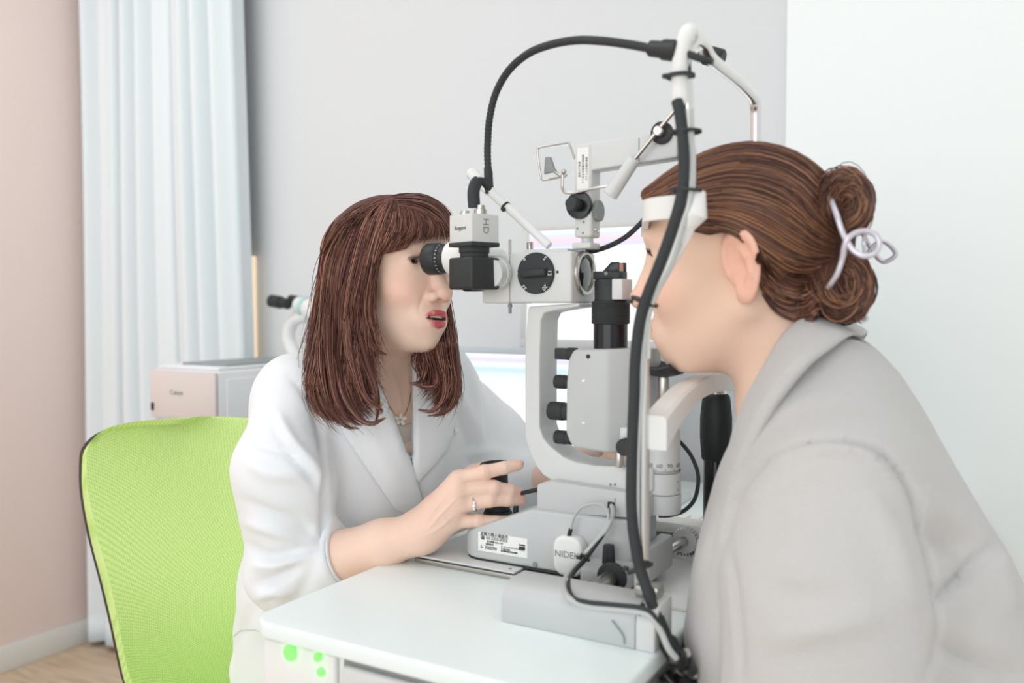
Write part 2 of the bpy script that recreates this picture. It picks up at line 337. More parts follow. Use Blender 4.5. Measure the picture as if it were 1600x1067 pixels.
# ------------------------------------------------------------------ green task chair
def chair():
    D = 1.42
    c = thing('task_chair', 'bright green mesh-backed task chair behind the doctor', 'chair', (Pd(300, 1000, D)[0], Pd(300, 1000, D)[1], 0))
    fwd = -FV * np.array([1, 1, 0]) * .80 + RV * .60; fwd[2] = 0; fwd /= np.linalg.norm(fwd); side = np.cross(UPV, fwd)   # the seat faces between camera and patient
    top = Pd(131, 705, D); bot = Pd(215, 1110, D)
    L0 = Pd(128, 700, D)[:2]; 
    Z = lambda y: Pd(200, y, D)[2]
    # outline in photo: left edge, then width to the right
    edge = [(1140, 232), (1067, 186), (1000, 175), (940, 163), (880, 148), (800, 132), (740, 127), (700, 126), (676, 136), (660, 165), (651, 225), (648, 290), (650, 330)]
    lx = {650: 175, 700: 127, 740: 126, 800: 133, 880: 150, 940: 163, 1000: 176, 1067: 190, 1120: 215}
    ys = [648, 651, 657, 668, 690, 720, 760, 820, 880, 940, 1000, 1050, 1085, 1110]
    lf = [285, 222, 182, 152, 131, 127, 128, 137, 150, 163, 177, 192, 214, 250]
    rt = [380, 440, 470, 492, 508, 514, 512, 506, 496, 484, 470, 452, 430, 395]
    cc = np.array(crom([(a, b, c_) for a, b, c_ in zip(ys, lf, rt)], 3)); ys, lf, rt = cc[:, 0], cc[:, 1], cc[:, 2]
    n = 25; front = []; back = []
    for yy, a, b in zip(ys, lf, rt):
        for i in range(n):
            t = i / (n - 1); x = a + (b - a) * t
            g = (yy - 648) / 462; lumb = .045 * math.exp(-((g - .62) / .28) ** 2)
            wrap = -.05 * (1 - (2 * t - 1) ** 2)
            base = Pd(x, yy, D + .10 * (t - .5))
            # depth follows the seat back's own curve: hollow across, lumbar bulge along
            o = base + fwd * (lumb + wrap * .7 + .02)
            front.append(o)
    m = len(ys)
    def sheet(off, grow):
        A = np.array(front).reshape(m, n, 3) - fwd * off
        cen = A.mean(axis=(0, 1)); A[..., 2] -= .014 * (off > .01); A = A + (A - cen) / (np.linalg.norm(A - cen, axis=2)[..., None] + 1e-9) * grow
        return A
    def slab(o0, o1, g0, g1):
        A = sheet(o0, g0); B = sheet(o1, g1); C_ = sheet((o0 + o1) / 2, max(g0, g1) + .004); vs = []; fs = []
        vs = list(A.reshape(-1, 3)) + list(B.reshape(-1, 3))
        for j in range(m - 1):
            for i in range(n - 1):
                a = j * n + i; fs.append([a, a + 1, a + n + 1, a + n]); a += m * n; fs.append([a, a + n, a + n + 1, a + 1])
        per = [j * n for j in range(m)] + [(m - 1) * n + i for i in range(1, n)] + [j * n + n - 1 for j in range(m - 2, -1, -1)] + [i for i in range(n - 2, 0, -1)]
        k0 = len(vs); Cf = C_.reshape(-1, 3); vs += [Cf[i] for i in per]; L = len(per)
        for q in range(L):
            r_ = (q + 1) % L; fs.append([per[q], k0 + q, k0 + r_, per[r_]]); fs.append([k0 + q, per[q] + m * n, per[r_] + m * n, k0 + r_])
        return MB().raw(vs, fs)
    bo = slab(0, .022, -.004, -.002).build('backrest', M['green'], c, sharp=1.2)
    slab(.022, .036, -.001, -.004).build('back_shell', M['brown'], c, label='dark brown plastic back shell edge', sharp=1.2)
    sc = Pd(345, 1000, D - .02); sc[2] = .40
    sc = sc + fwd * .16
    R = Matrix.Translation(Vector([float(q) for q in sc])) @ Matrix.Rotation(math.atan2(fwd[1], fwd[0]), 4, 'Z')
    MB().box((-.22, -.22, -.035), (.20, .22, .02), .03, 4, mx=R).build('seat', M['green'], c)
    MB().box((-.2, -.2, -.055), (.18, .2, -.034), .01, 2, mx=R).build('seat_pan', M['brown'], c)
    MB().tube(crom([sc + np.array([0, 0, -.05]), sc - fwd * .2 + np.array([0, 0, -.06]), sc - fwd * .275 + np.array([0, 0, .03]), Pd(345, 1020, D) - fwd * .03], 6), .022, 10, flat=.5).build('back_support', M['black'], c)
    MB().cyl((sc[0], sc[1], .10), (sc[0], sc[1], sc[2] - .05), .025).build('gas_lift', M['black'], c)
    for k in range(5):
        a = 2 * PI * k / 5 + .3; e = np.array([sc[0] + .27 * math.cos(a), sc[1] + .27 * math.sin(a), .075])
        lg = MB().tube([(sc[0], sc[1], .10), e], [.028, .016], 10, flat=.7).build('leg', M['black'], c)
        tv = np.array([-math.sin(a), math.cos(a), 0])
        MB().cyl(e * [1, 1, 0] + [0, 0, .028] - tv * .02, e * [1, 1, 0] + [0, 0, .028] + tv * .02, .028).tube([e, e * [1, 1, 0] + [0, 0, .03]], .008, 8).build('caster', M['black'], lg)
    return c
chair()
# ------------------------------------------------------------------ instrument table
def rrect(x0, y0, x1, y1, r, n=6):
    out = []
    for cx, cy, a0 in ((x1 - r, y1 - r, 0), (x0 + r, y1 - r, PI / 2), (x0 + r, y0 + r, PI), (x1 - r, y0 + r, 1.5 * PI)):
        out += [(cx + r * math.cos(a0 + PI / 2 * i / n), cy + r * math.sin(a0 + PI / 2 * i / n)) for i in range(n + 1)]
    return out
t = thing('instrument_table', 'white instrument table with rounded corners and green indicator lights', 'table', (-.12, .035, 0))
MB().prism(rrect(-.317, -.267, .074, .34, .028), TZ - .017, TZ, 'z', .006, 4).build('tabletop', M['table'], t)
MB().prism(rrect(-.306, -.256, .064, .33, .022), .60, TZ - .017, 'z', .004, 3).build('apron', M['white'], t)
cp = MB().box((-.300, -.262, .655), (-.205, -.255, TZ - .019), .004, 3).build('control_panel', M['whitep'], t)
for nm, x, y, r_ in (('indicator_light', 455, 1019, .0078), ('indicator_light', 498, 1026, .0042), ('indicator_light', 503, 1049, .0042)):
    q = Pv(x, y, -.262); MB().cyl((q[0], -.2655, q[2]), (q[0], -.258, q[2]), r_, seg=24).build(nm, M['led'], cp)
MB().box((-.196, -.266, .684), (.06, -.255, TZ - .024), .006, 3).build('front_rail', M['grey2'], t)
MB().box((-.198, -.258, .680), (.062, -.2555, TZ - .0185), .001, 2).build('rail_gap', M['dgrey'], t)
MB().box((.064, -.20, .66), (.082, -.02, .718), .004).build('edge_bracket', M['steel'], t)
for i in range(4): MB().cyl((.072, -.16 + .035 * i, .722), (.094, -.16 + .035 * i, .70), .007).build('connector', M['blackg'] if i % 2 else M['steel'], t)
MB().box((-.18, -.04, .05), (-.06, .11, .60), .01).build('column', M['white'], t)
MB().prism(rrect(-.34, -.22, .10, .30, .05), 0, .05, 'z', .012, 3).build('foot', M['white'], t)
# ================================================================== slit lamp
VC = .035; VNR = .003; VF = .067           # centre plane, near and far faces of the microscope body
X_ = np.array([1., 0, 0]); Y_ = np.array([0, 1., 0]); Z_ = np.array([0, 0, 1.])
G = M['grey']; G2 = M['grey2']; BK = M['black']; RB = M['rubber']
sl = thing('slit_lamp', 'grey slit lamp microscope standing on the white instrument table between the two women', 'slit lamp', (-.12, VC, TZ))
def pt(x, y, v): return Pv(x, y, v)
def zv(y, x=960, v=VC): return Pv(x, y, v)[2]
# guide plates on the table
MB().box((-.285, -.028, TZ), (-.012, .12, TZ + .007), .002).build('base_plate', M['steel'], sl)
gp = MB().box((-.283, -.030, TZ + .007), (-.142, .118, TZ + .0105), .001).build('guide_plate', G2, sl)
MB().box((-.2845, -.0312, TZ + .0066), (-.141, .119, TZ + .0082), .0004, 1).build('plate_edge', M['ink'], gp)
for x in (-.275, -.152): MB().cyl((x, -.022, TZ + .0104), (x, -.022, TZ + .0112), .002, seg=12).build('screw', M['dgrey'], gp)
MB().box((-.012, -.03, TZ), (.072, .20, TZ + .004), .001).build('slide_plate', M['whitep'], sl)
MB().box((-.115, -.098, TZ), (.03, -.028, TZ + .004), .001).build('slot_plate', M['rubberdark'], sl)
# lower housing: long body with rounded doctor end
vb0, vb1 = -.012, .082
lo = rrect(-.232, vb0, -.004, vb1, .03, 8)
def body_side():
    p = uz(vb0, (727, 866), (735, 838), (752, 830), (820, 797), (838, 796), (1005, 806))
    return p
zt0 = Pv(838, 797, vb0)[2]; zt1 = Pv(745, 838, vb0)[2]
b = MB(); bmx = bmesh.new()
f = bmx.faces.new([bmx.verts.new((x, y, TZ + .0125)) for x, y in lo]); r = bmesh.ops.extrude_face_region(bmx, geom=[f])
xk = Pv(830, 797, vb0)[0]
for v in r['geom']:
    if isinstance(v, bmesh.types.BMVert): v.co.z = zt0 if v.co.x > xk else zt0 - (xk - v.co.x) / (xk + .232) * (zt0 - zt1)
bmesh.ops.recalc_face_normals(bmx, faces=bmx.faces[:])
# cut across the shoulder so the sloping top stays planar
bmesh.ops.bisect_plane(bmx, geom=bmx.verts[:] + bmx.edges[:] + bmx.faces[:], plane_co=(xk, 0, 0), plane_no=(1, 0, 0))
for v in bmx.verts:
    if abs(v.co.x - xk) < 1e-5 and v.co.z > TZ + .03: v.co.z = zt0
bmesh.ops.bevel(bmx, geom=[e for e in bmx.edges if e.calc_face_angle(0) > .6], offset=.004, segments=3, profile=.5, affect='EDGES')
hb = b.bm(bmx).build('base_housing', G, sl)
MB().prism(rrect(-.230, vb0 + .002, -.006, vb1 - .002, .028, 8), TZ + .0095, TZ + .0130, 'z', 0).build('base_gasket', M['ink'], hb)
MB().cyl(pt(836, 882, vb0) + Y_ * .002, pt(836, 882, vb0) - Y_ * .001, .0035, seg=16).build('screw', M['dgrey'], hb)
# service label
l0 = pt(747, 829, vb0 - .0006); l1 = pt(824, 838, vb0 - .0006); lz0 = pt(748, 857, vb0)[2]
lab = MB().box((l0[0], vb0 - .0006, lz0 - .002), (l1[0], vb0 + .0003, l0[2] - .001), .0001, 1).build('service_label', M['paper'], hb)
LW = l1[0] - l0[0]; LH = l0[2] - lz0
def lt(s, fx, fy, size, al='LEFT', sq=1): text(s, 'lettering', M['ink'], lab, (l0[0] + fx * LW, vb0 - .0008, lz0 + fy * LH), X_, Z_, size, align=al, squash=sq)
lt('故障の際の連絡先', .05, .86, .0048); lt('☎ 03-3355-0303', .05, .67, .0052); lt('受付時間 9:00-17:30', .18, .48, .0026); lt('製造番号', .16, .33, .0028); lt('S- 300090', .05, .13, .0056)
lt('カールツァイスメディテック株式会社', .47, .32, .0026, sq=.72); lt('〒160-0003', .47, .20, .0026); lt('東京都新宿区四谷本塩町', .47, .09, .0026, sq=.8)
MB().box((l1[0] - .011, vb0 - .001, l0[2] - .010), (l1[0] - .003, vb0 - .0005, l0[2] - .0085), 0).box((l1[0] - .011, vb0 - .001, l0[2] - .0145), (l1[0] - .003, vb0 - .0005, l0[2] - .0110), 0).build('emblem', M['ink'], lab)
# axle housing at the near side with rod and knob
ah = [Pz(905, 915, TZ + .010)[:2], Pz(966, 930, TZ + .010)[:2]]
x0, x1 = ah[0][0], ah[1][0] + .004
yv = ah[0][1] - .004
aho = MB().prism([(yv, TZ + .0095), (yv, Pv(930, 893, yv)[2]), (vb0 - .004, Pv(940, 878, vb0)[2] + .004), (vb0 + .01, Pv(940, 878, vb0)[2] + .004), (vb0 + .01, TZ + .0095)], x0 + .002, x1, 'x', .003).build('axle_housing', G, hb)
ac = pt(955, 903, yv)
MB().lathe(ac + Y_ * .004, -Y_, [(0, .0165), (.004, .0165), (.006, .015), (.006, .010)]).build('axle_seal', RB, aho)
MB().cyl(ac, ac - Y_ * .075, .0088).build('axle', M['steel'], aho)
kn = pt(951, 885, yv + .012)
MB().cyl(kn - Z_ * .006, kn + Z_ * .004, .004, seg=16).build('knob_stem', M['steel'], aho)
MB().knurl(kn + Z_ * .002, kn + Z_ * .0235, .0072, 20, .0006, .85).build('locking_knob', BK, aho)
# end plate on the patient side with scale strip
MB().box((-.0042, .01, TZ + .02), (-.0028, .022, TZ + .06), .0003, 1).build('scale_strip', M['dgrey'], hb)
MB().box((-.006, vb0 + .004, TZ + .0125), (.010, vb1 - .006, TZ + .050), .003).build('end_cover', G, hb)
# crosshead block on the housing
vc0, vc1 = -.004, .074
ch = MB().prism(uz(vc0, (838, 800), (838, 757), (862, 751), (985, 770), (1012, 776), (1012, 812)), vc0, vc1, 'y', .003).build('crosshead', G, sl)
MB().box((pt(961, 790, vc0)[0] - .0004, vc0 - .0006, zt0), (pt(961, 790, vc0)[0] + .0004, vc0 + .0002, pt(961, 778, vc0)[2]), 0).build('seam', M['dgrey'], ch)
cx_ = pt(955, 789, vc0)
MB().box(cx_ + [-.004, -.002, -.0035], cx_ + [.004, .002, .0035], .001).build('cable_port', M['rubberdark'], ch)
# black bracket rod beside the joystick
br_ = MB(); q0 = pt(806, 796, .03); q1 = pt(809, 772, .03); q2 = pt(838, 762, .03)
br_.tube([q0 - Z_ * .012, q0, q1, q1 + (q2 - q1) * .1], .0034, 8).tube([q1, q2 + X_ * .008], .0026, 8).build('black_bracket', BK, sl)
# joystick
jb = pt(778, 800, VC + .005); jt = pt(772, 727, VC + .005)
jy = MB().lathe(jb - Z_ * .030, Z_, [(0, .028), (.012, .026), (.02, .021), (.028, .0185), (.032, .017)]).build('joystick_boot', RB, sl)
jr = MB().lathe(jb, jt - jb, [(0, .0145), (.004, .0155), (.040, .0158), (.050, .0165), (.056, .0175), (.0615, .0175), (.063, .016), (.063, .0135), (.0605, .013)]).build('joystick_grip', BK, sl)
MB().lathe(jt - Z_ * .001, jt - jb, [(0, .013), (.0006, .0125)]).build('joystick_button', M['dgrey'], jr)
# C-shaped microscope arm
va0, va1 = .012, .058
outer = [(825, 479), (820, 537), (820, 683), (826, 703), (838, 729), (848, 742), (862, 751), (985, 770)]
inner = [(985, 729), (928, 727), (900, 722), (880, 714), (858, 696), (849, 685), (843, 668), (843, 560), (845, 500), (850, 489), (866, 485), (905, 479), (905, 473)]
ma = MB().prism(uz(va0, *(outer + inner)), va0, va1, 'y', .0045, 4).build('microscope_arm', G2, sl)
for x in (954, 961): MB().cyl(pt(x, 757, va0) + Y_ * .002, pt(x, 757, va0) - Y_ * .0004, .0018, seg=12).build('screw', M['dgrey'], ma)
# pivot arm and graduated drum
MB().prism(uz(va0 - .002, (970, 770), (970, 731), (1020, 731), (1020, 770)), va0 - .002, va1 + .002, 'y', .004, 3).build('pivot_arm', G2, sl)
dc = pt(1035, 720, VC); du, dv = dc[0], VC
def dz(y): return Pv(1036, y, VC - .018)[2]
R_ = .0200
dr = MB().lathe((du, dv, dz(806)), Z_, [(0, R_), (.002, R_ + .001), (dz(776) - dz(806) - .001, R_ + .001), (dz(776) - dz(806), R_)], 48).build('pivot_base', G2, sl)
MB().lathe((du, dv, dz(775)), Z_, [(0, R_ - .0005), (.001, R_ + .0004), (dz(742) - dz(775) - .001, R_ + .0004), (dz(742) - dz(775), R_ - .0004)], 48).build('lower_ring', G2, sl)
drum = MB().lathe((du, dv, dz(741)), Z_, [(0, R_ - .0008), (.0008, R_ - .0002), (dz(724) - dz(741), R_ - .0002), (dz(723) - dz(741), R_ - .0006), (dz(678) - dz(741), R_ - .0006), (dz(673) - dz(741), R_ - .002), (dz(671) - dz(741), R_ - .004)], 48).build('scale_drum', G2, sl)
MB().cyl((du - .004, dv, dz(672)), (du - .004, dv, dz(669)), .006).build('drum_button', M['ink'], drum)
tk = MB(); zt = dz(741)
for k in range(72):
    a = 2 * PI * k / 72; d_ = np.array([math.cos(a), math.sin(a), 0]); tng = np.array([-math.sin(a), math.cos(a), 0]); hgt = .0045 if k % 6 == 0 else .0026
    c_ = np.array([du, dv, zt + .001]) + d_ * (R_ - .0002); w_t = tng * .00022
    tk.raw([c_ - w_t, c_ + w_t, c_ + w_t + Z_ * hgt, c_ - w_t + Z_ * hgt, c_ - w_t + d_ * .0002, c_ + w_t + d_ * .0002, c_ + w_t + Z_ * hgt + d_ * .0002, c_ - w_t + Z_ * hgt + d_ * .0002], [[4, 5, 6, 7], [0, 4, 7, 3], [1, 2, 6, 5], [3, 7, 6, 2]])
tk.build('scale_marks', M['ink'], drum)
ca = math.atan2(CAM[1] - dv, CAM[0] - du)
for s_, off_ in (('0', -1.15), ('30', -.62), ('60', -.06), ('90', .52), ('60', 1.1)):
    a = ca + off_ - .1; d_ = np.array([math.cos(a), math.sin(a), 0]); text(s_, 'scale_number', M['dgrey'], drum, np.array([du, dv, zt + .0088]) + d_ * (R_ + .0001), (-math.sin(a), math.cos(a), 0), Z_, .0068)
for yy in (752, 765): MB().cyl(pt(1056, yy, VC - .005), pt(1056, yy, VC - .005) + X_ * .0025, .0012, seg=10).build('screw', M['dgrey'], dr)
# lamp loop cable from drum
lp = thing('lamp_cable', 'thin black lamp cable looping from the graduated drum behind the head-rest pole', 'cable', (du, VC + .03, dz(690)))
MB().tube(crom([pt(1052, 684, VC + .02), pt(1066, 694, VC + .03), pt(1082, 716, VC + .035), pt(1091, 745, VC + .035), (pt(1086, 778, VC + .035)), pt(1070, 797, VC + .03), pt(1048, 805, VC + .02), pt(1030, 806, VC + .01)], 8), .0024, 8).build('cable', BK, lp)
# illumination unit: rounded-front casting
vi0, vi1 = .003, .067
il = MB()
side = uz(vi0, (895, 546), (887, 562), (884, 600), (883, 676), (890, 694), (900, 701), (962, 710), (985, 700), (985, 545))
bq = bmesh.new(); fq_ = bq.faces.new([bq.verts.new((p[0], vi0, p[1])) for p in side]); rq_ = bmesh.ops.extrude_face_region(bq, geom=[fq_])
for v in rq_['geom']:
    if isinstance(v, bmesh.types.BMVert): v.co.y = vi1
bmesh.ops.recalc_face_normals(bq, faces=bq.faces[:])
xa_, xb_ = pt(948, 620, vi0)[0], pt(985, 620, vi0)[0] + .002; nq_ = Vector((.022, -(xb_ - xa_), 0)).normalized()
gq_ = bmesh.ops.bisect_plane(bq, geom=bq.verts[:] + bq.edges[:] + bq.faces[:], plane_co=(xa_, vi0, 0), plane_no=nq_, clear_outer=True)
bmesh.ops.contextual_create(bq, geom=[e for e in gq_['geom_cut'] if isinstance(e, bmesh.types.BMEdge)]); bmesh.ops.recalc_face_normals(bq, faces=bq.faces[:])
bmesh.ops.bevel(bq, geom=[e for e in bq.edges if e.calc_face_angle(0) > .25], offset=.006, segments=4, profile=.5, affect='EDGES', clamp_overlap=True)
ilo = il.bm(bq).build('illumination_housing', G, sl)
xs_ = pt(983, 620, vi0)[0]
MB().box((xs_ - .0005, vi0 + .0215, pt(983, 700, vi0)[2]), (xs_ + .0003, vi1 + .0004, pt(983, 547, vi0)[2] + .0006), 0).build('housing_seam', M['dgrey'], ilo)
MB().box((xs_ + .0004, vi0 + .021, pt(990, 705, vi0)[2]), (xs_ + .014, vi1 - .001, pt(990, 546, vi0)[2]), .003).build('rear_housing', G, sl)
for x, y in ((911, 595), (911, 661)): MB().cyl(pt(x, y, vi0) + Y_ * .002, pt(x, y, vi0) - Y_ * .0006, .0022, seg=14).build('screw', M['chrome'], ilo)
MB().cyl(pt(919, 557, vi0) + Y_ * .002, pt(919, 557, vi0) - Y_ * .0004, .0028, seg=16).build('socket', M['ink'], ilo)
for x, y, r_, L_, n_ in ((892, 553, .0078, .021, 4), (890, 597, .0080, .020, 18), (887, 643, .0108, .025, 24), (890, 684, .0080, .020, 18)):
    kb0 = pt(x, y, vi0 + .016)
    k_ = MB().cyl(kb0 + X_ * .008, kb0 - X_ * .004, r_ * .95).build('control_collar', RB, ilo)
    if n_ == 4: MB().box(kb0 - [.004 + L_ * .75, r_ * .55, r_ * .85], kb0 + [-.003, r_ * .55, r_ * .85], .002).build('control_knob', BK, ilo)
    else: MB().knurl(kb0 - X_ * .003, kb0 - X_ * (L_ - .002), r_, n_, .0005).build('control_knob', BK, ilo)
# tower tube, knurled ring, prism head
tc_ = pt(954, 540, VC); tu = tc_[0]
def tz(y): return Pv(954, y, VC - .018)[2]
MB().lathe((tu, VC, tz(548)), Z_, [(0, .0195), (tz(505) - tz(548), .0195)], 40).build('tower_tube', M['blackg'], sl)
kr = []; H_ = tz(470) - tz(507)
kz = [(i / 22) for i in range(23)]
kr = [(0, .0195)] + [(.0008 + t_ * (H_ - .0016), .0222 if i % 2 else .0214) for i, t_ in enumerate(kz)] + [(H_, .0195)]
MB().lathe((tu, VC, tz(507)), Z_, kr, 60).build('knurled_ring', RB, sl)
cr = MB().lathe((tu, VC, tz(470)), Z_, [(0, .0188), (tz(436) - tz(470) - .002, .0188), (tz(436) - tz(470), .0175)], 40).build('tower_collar', BK, sl)
MB().box((tu + .010, VC - .0205, tz(468)), (tu + .0225, VC + .010, tz(436)), .001).build('filter_window', G2, cr)
ph0, ph1, ph2 = tz(436), tz(423), tz(409)
pm = MB().box((tu - .0175, VC - .012, ph0), (tu + .0155, VC + .012, ph1), .0015).build('prism_mount', BK, sl)
MB().prism([(tu - .006, ph1 - .001), (tu + .0145, ph1 - .001), (tu + .0145, ph2), (tu + .005, ph2)], VC - .012, VC - .008, 'y', .0008).prism([(tu - .006, ph1 - .001), (tu + .0145, ph1 - .001), (tu + .0145, ph2), (tu + .005, ph2)], VC + .008, VC + .012, 'y', .0008).build('prism_cheek', M['blackg'], pm)
MB().prism([(tu - .004, ph1 - .001), (tu + .013, ph1 - .001), (tu + .013, ph2 - .001), (tu + .006, ph2 - .001)], VC - .008, VC + .008, 'y', 0).build('prism_mirror', M['copper'], pm)
MB().cyl(pt(947, 427, VC - .012), pt(947, 427, VC - .0135), .0022, seg=16).build('screw', M['dgrey'], pm)
# lower front knob and pin by the pole
fb = MB().box(pt(968, 690, vi0 - .006) , pt(990, 666, vi0 + .01), .002).build('latch_block', G2, sl)
kq = pt(977, 698, vi0 - .010)
MB().knurl(kq + Y_ * .008, kq - Y_ * .006, .0095, 22, .0006).build('latch_knob', BK, sl)
MB().cyl(pt(968, 727, vi0 + .004) - Z_ * .002, pt(968, 706, vi0 + .004), .0048, seg=20).build('latch_pin', M['steel'], sl)
# ------------------------------------------------------------------ microscope body
bx0 = pt(795, 440, VNR)[0]; bx1 = pt(893, 440, VNR)[0]; bzb = pt(893, 473, VNR)[2]; bzt = pt(886, 392, VNR)[2]
mb = MB().box((bx0 + .0004, VNR, bzb), (bx1, VF, bzt), .003, 3).build('microscope_body', G2, sl)
bl0 = pt(752, 440, VNR)[0]
MB().box((bl0, VNR + .001, bzb - .0005), (bx0 - .0004, VF - .001, bzt - .0015), .003, 3).build('rear_body', G2, sl)
MB().box((pt(795, 385, VNR)[0] + .015, VNR + .01, bzt - .001), (bx1 - .01, VF - .004, bzt + .004), .001).build('top_plate', G2, sl)
dcx = pt(838, 427, VNR)
dial = MB().lathe(dcx + Y_ * .001, -Y_, [(0, .0240), (.003, .0240), (.0045, .0228), (.0045, .001)], 48).build('magnification_dial', BK, mb)
hnd = Matrix.Translation(Vector([float(q) for q in dcx])) @ Matrix.Rotation(math.radians(-3), 4, 'Y')
MB().box((-.0165, -.0115, -.0042), (.0165, -.004, .0042), .002, 3, mx=hnd).build('dial_handle', BK, dial)
for s_, dx, dz_, rot in (('8', -.0135, .0165, 45), ('5', .0135, .0165, -45), ('12', .0195, .0, -90), ('20', .0135, -.0165, -135), ('32', -.0135, -.0165, 135)):
    a = math.radians(rot); text(s_, 'dial_number', M['print'], dial, (dcx[0] + dx, dcx[1] - .0047, dcx[2] + dz_), (math.cos(a), 0, math.sin(a)), (-math.sin(a), 0, math.cos(a)), .0068)
MB().ball(dcx + [-.0225, -.0046, 0], .0007, 8, 6).ball(pt(807, 428, VNR), .0008, 8, 6).build('index_dot', M['print'], dial)
MB().cyl(pt(871, 425, VNR) + Y_ * .001, pt(871, 425, VNR) - Y_ * .0004, .0018, seg=12).build('screw', M['ink'], mb)
lc = np.array([bx1, VC, pt(907, 427, VC)[2]])
lr = MB().lathe(lc - X_ * .001, X_, [(0, .0262), (.004, .0262), (.0055, .0250), (.0055, .0215), (.002, .0205)], 56).build('objective_ring', M['steel'], mb)
MB().lathe(lc, X_, [(0, .0212), (.0015, .0205), (.0032, .016), (.0040, .008), (.0042, .0005)], 48).build('objective_lens', M['lens'], lr, sharp=2)
for x, y0_, y1_, r_ in ((797, 400, 374, .0018), (828, 392, 378, .0042)):
    MB().cyl(pt(x, y0_ + 4, VC - .01 if r_ < .002 else VF - .01), pt(x, y1_, VC - .01 if r_ < .002 else VF - .01), r_, seg=14).build('pin', M['steel'], mb)
MB().cyl(pt(797, 472, VNR + .01), pt(797, 490, VNR + .01), .002, seg=12).cyl(pt(797, 476, VNR + .01), pt(797, 480, VNR + .01), .0028, seg=12).build('lower_pin', M['dgrey'], mb)
# binocular head: swivel ring, white prism housings, two eyepieces
vE = (.008, .062)
hs = MB()
for v_ in vE: 
    c0 = pt(703, 404, v_); c1 = c0 + X_ * .050 - Z_ * .010
    hs.lathe(c0, X_, [(0, .0185), (.002, .0205), (.02, .0225), (.045, .0225), (.048, .02)], 32)
hs.box(pt(712, 404, vE[0]) + [0, 0, -.018], (bl0 + .004, vE[1], pt(712, 404, vE[0])[2] + .014), .008, 3)
hs.build('binocular_housing', M['whitep'], sl)
for v_ in vE:
    e0 = pt(669, 405, vE[0]); e0 = np.array([e0[0], v_, e0[2]])
    ey = MB().lathe(e0, X_, [(.004, .0125), (.001, .0150), (0, .0185), (.002, .0198), (.018, .0198), (.020, .0188), (.0205, .0182), (.024, .0182), (.0245, .0172), (.033, .0168)], 44).build('eyepiece', BK, sl, label='black rubber eyepiece')
    mk = MB()
    for k in range(24):
        a = 2 * PI * k / 24; d_ = np.array([0, math.cos(a), math.sin(a)]); tg = np.array([0, -math.sin(a), math.cos(a)]) * .0003; c_ = e0 + X_ * .0212 + d_ * .01835; l_ = X_ * (.002 if k % 2 else .0028)
        mk.raw([c_ - tg, c_ + tg, c_ + tg + l_, c_ - tg + l_], [[0, 1, 2, 3]])
    mk.build('diopter_marks', M['print'], ey)
    MB().lathe(e0 + X_ * .006, X_, [(0, .0005), (.0012, .010), (.0012, .0126)], 32).build('eye_lens', M['lens'], ey)
# video adapter and camera, turned 18 degrees
vq = -.028
cyaw = Matrix.Rotation(math.radians(-18), 4, 'Z')
cc = pt(739, 428, vq - .018); 
def cmx(y, dx=0): 
    c_ = pt(741, y, vq); return Matrix.Translation(Vector([float(q) for q in c_])) @ cyaw
cw = .0205
zc = lambda y: pt(741, y, vq - .02)[2]
def cb_(y0_, y1_, hw, bev): 
    z0, z1 = zc(y1_), zc(y0_); c_ = pt(741, 428, vq); mx = Matrix.Translation(Vector((float(c_[0]), float(c_[1]), 0))) @ cyaw
    return (-hw, -hw, z0), (hw, hw, z1), bev, 3, mx
va_ = MB().box(*cb_(401, 452, .0215, .003)).build('video_adapter', BK, sl)
ccx, ccy = pt(741, 428, vq)[:2]
MB().lathe((ccx, ccy, zc(455)), Z_, [(0, .011), (.003, .016), (.004, .016)], 32).build('adapter_cap', M['blackg'], va_)
MB().lathe((ccx, ccy, zc(402)), Z_, [(0, .0165), (zc(394) - zc(402), .0165), (zc(393) - zc(402), .0178), (zc(384) - zc(402), .0178), (zc(383) - zc(402), .0172), (zc(379) - zc(402), .0172)], 36).build('camera_neck', RB, va_)
at0 = pt(764, 427, vq + .004); at1 = pt(783, 427, VNR + .006)
MB().lathe(at0, at1 - at0, [(0, .0165), (.004, .0172), (.012, .0180), (.013, .0192), (.020, .0196), (.021, .0180), (np.linalg.norm(at1 - at0), .0175)], 40).build('adapter_tube', G2, va_)
vc_ = MB().box(*cb_(333, 381, .0205, .0015)).build('video_camera', G2, sl, label='small square grey video camera')
MB().box(*cb_(377, 384, .0212, .001)).build('camera_base_plate', RB, vc_)
dn = np.array(cyaw @ Vector((0, -1, 0))); dr_ = np.array(cyaw @ Vector((1, 0, 0)))
cmid = np.array([ccx, ccy, 0])
text('Ikegami', 'lettering', M['ink'], vc_, cmid + dn * .0207 + Z_ * zc(355) , dr_, Z_, .0068, thick=.0001)
text('HD', 'lettering', M['dgrey'], vc_, cmid + dr_ * .0207 + Z_ * zc(352), -Z_, -dn, .0125)
for dx, dy, r_, h in ((-.009, -.006, .0065, .006), (.007, .004, .0075, .012)):
    p_ = np.array([ccx, ccy, zc(334)]) + dr_ * dx - dn * dy; MB().lathe(p_, Z_, [(0, r_), (h * .6, r_), (h * .65, r_ * .72), (h, r_ * .72)], 20).build('connector_socket', M['steel'], vc_)
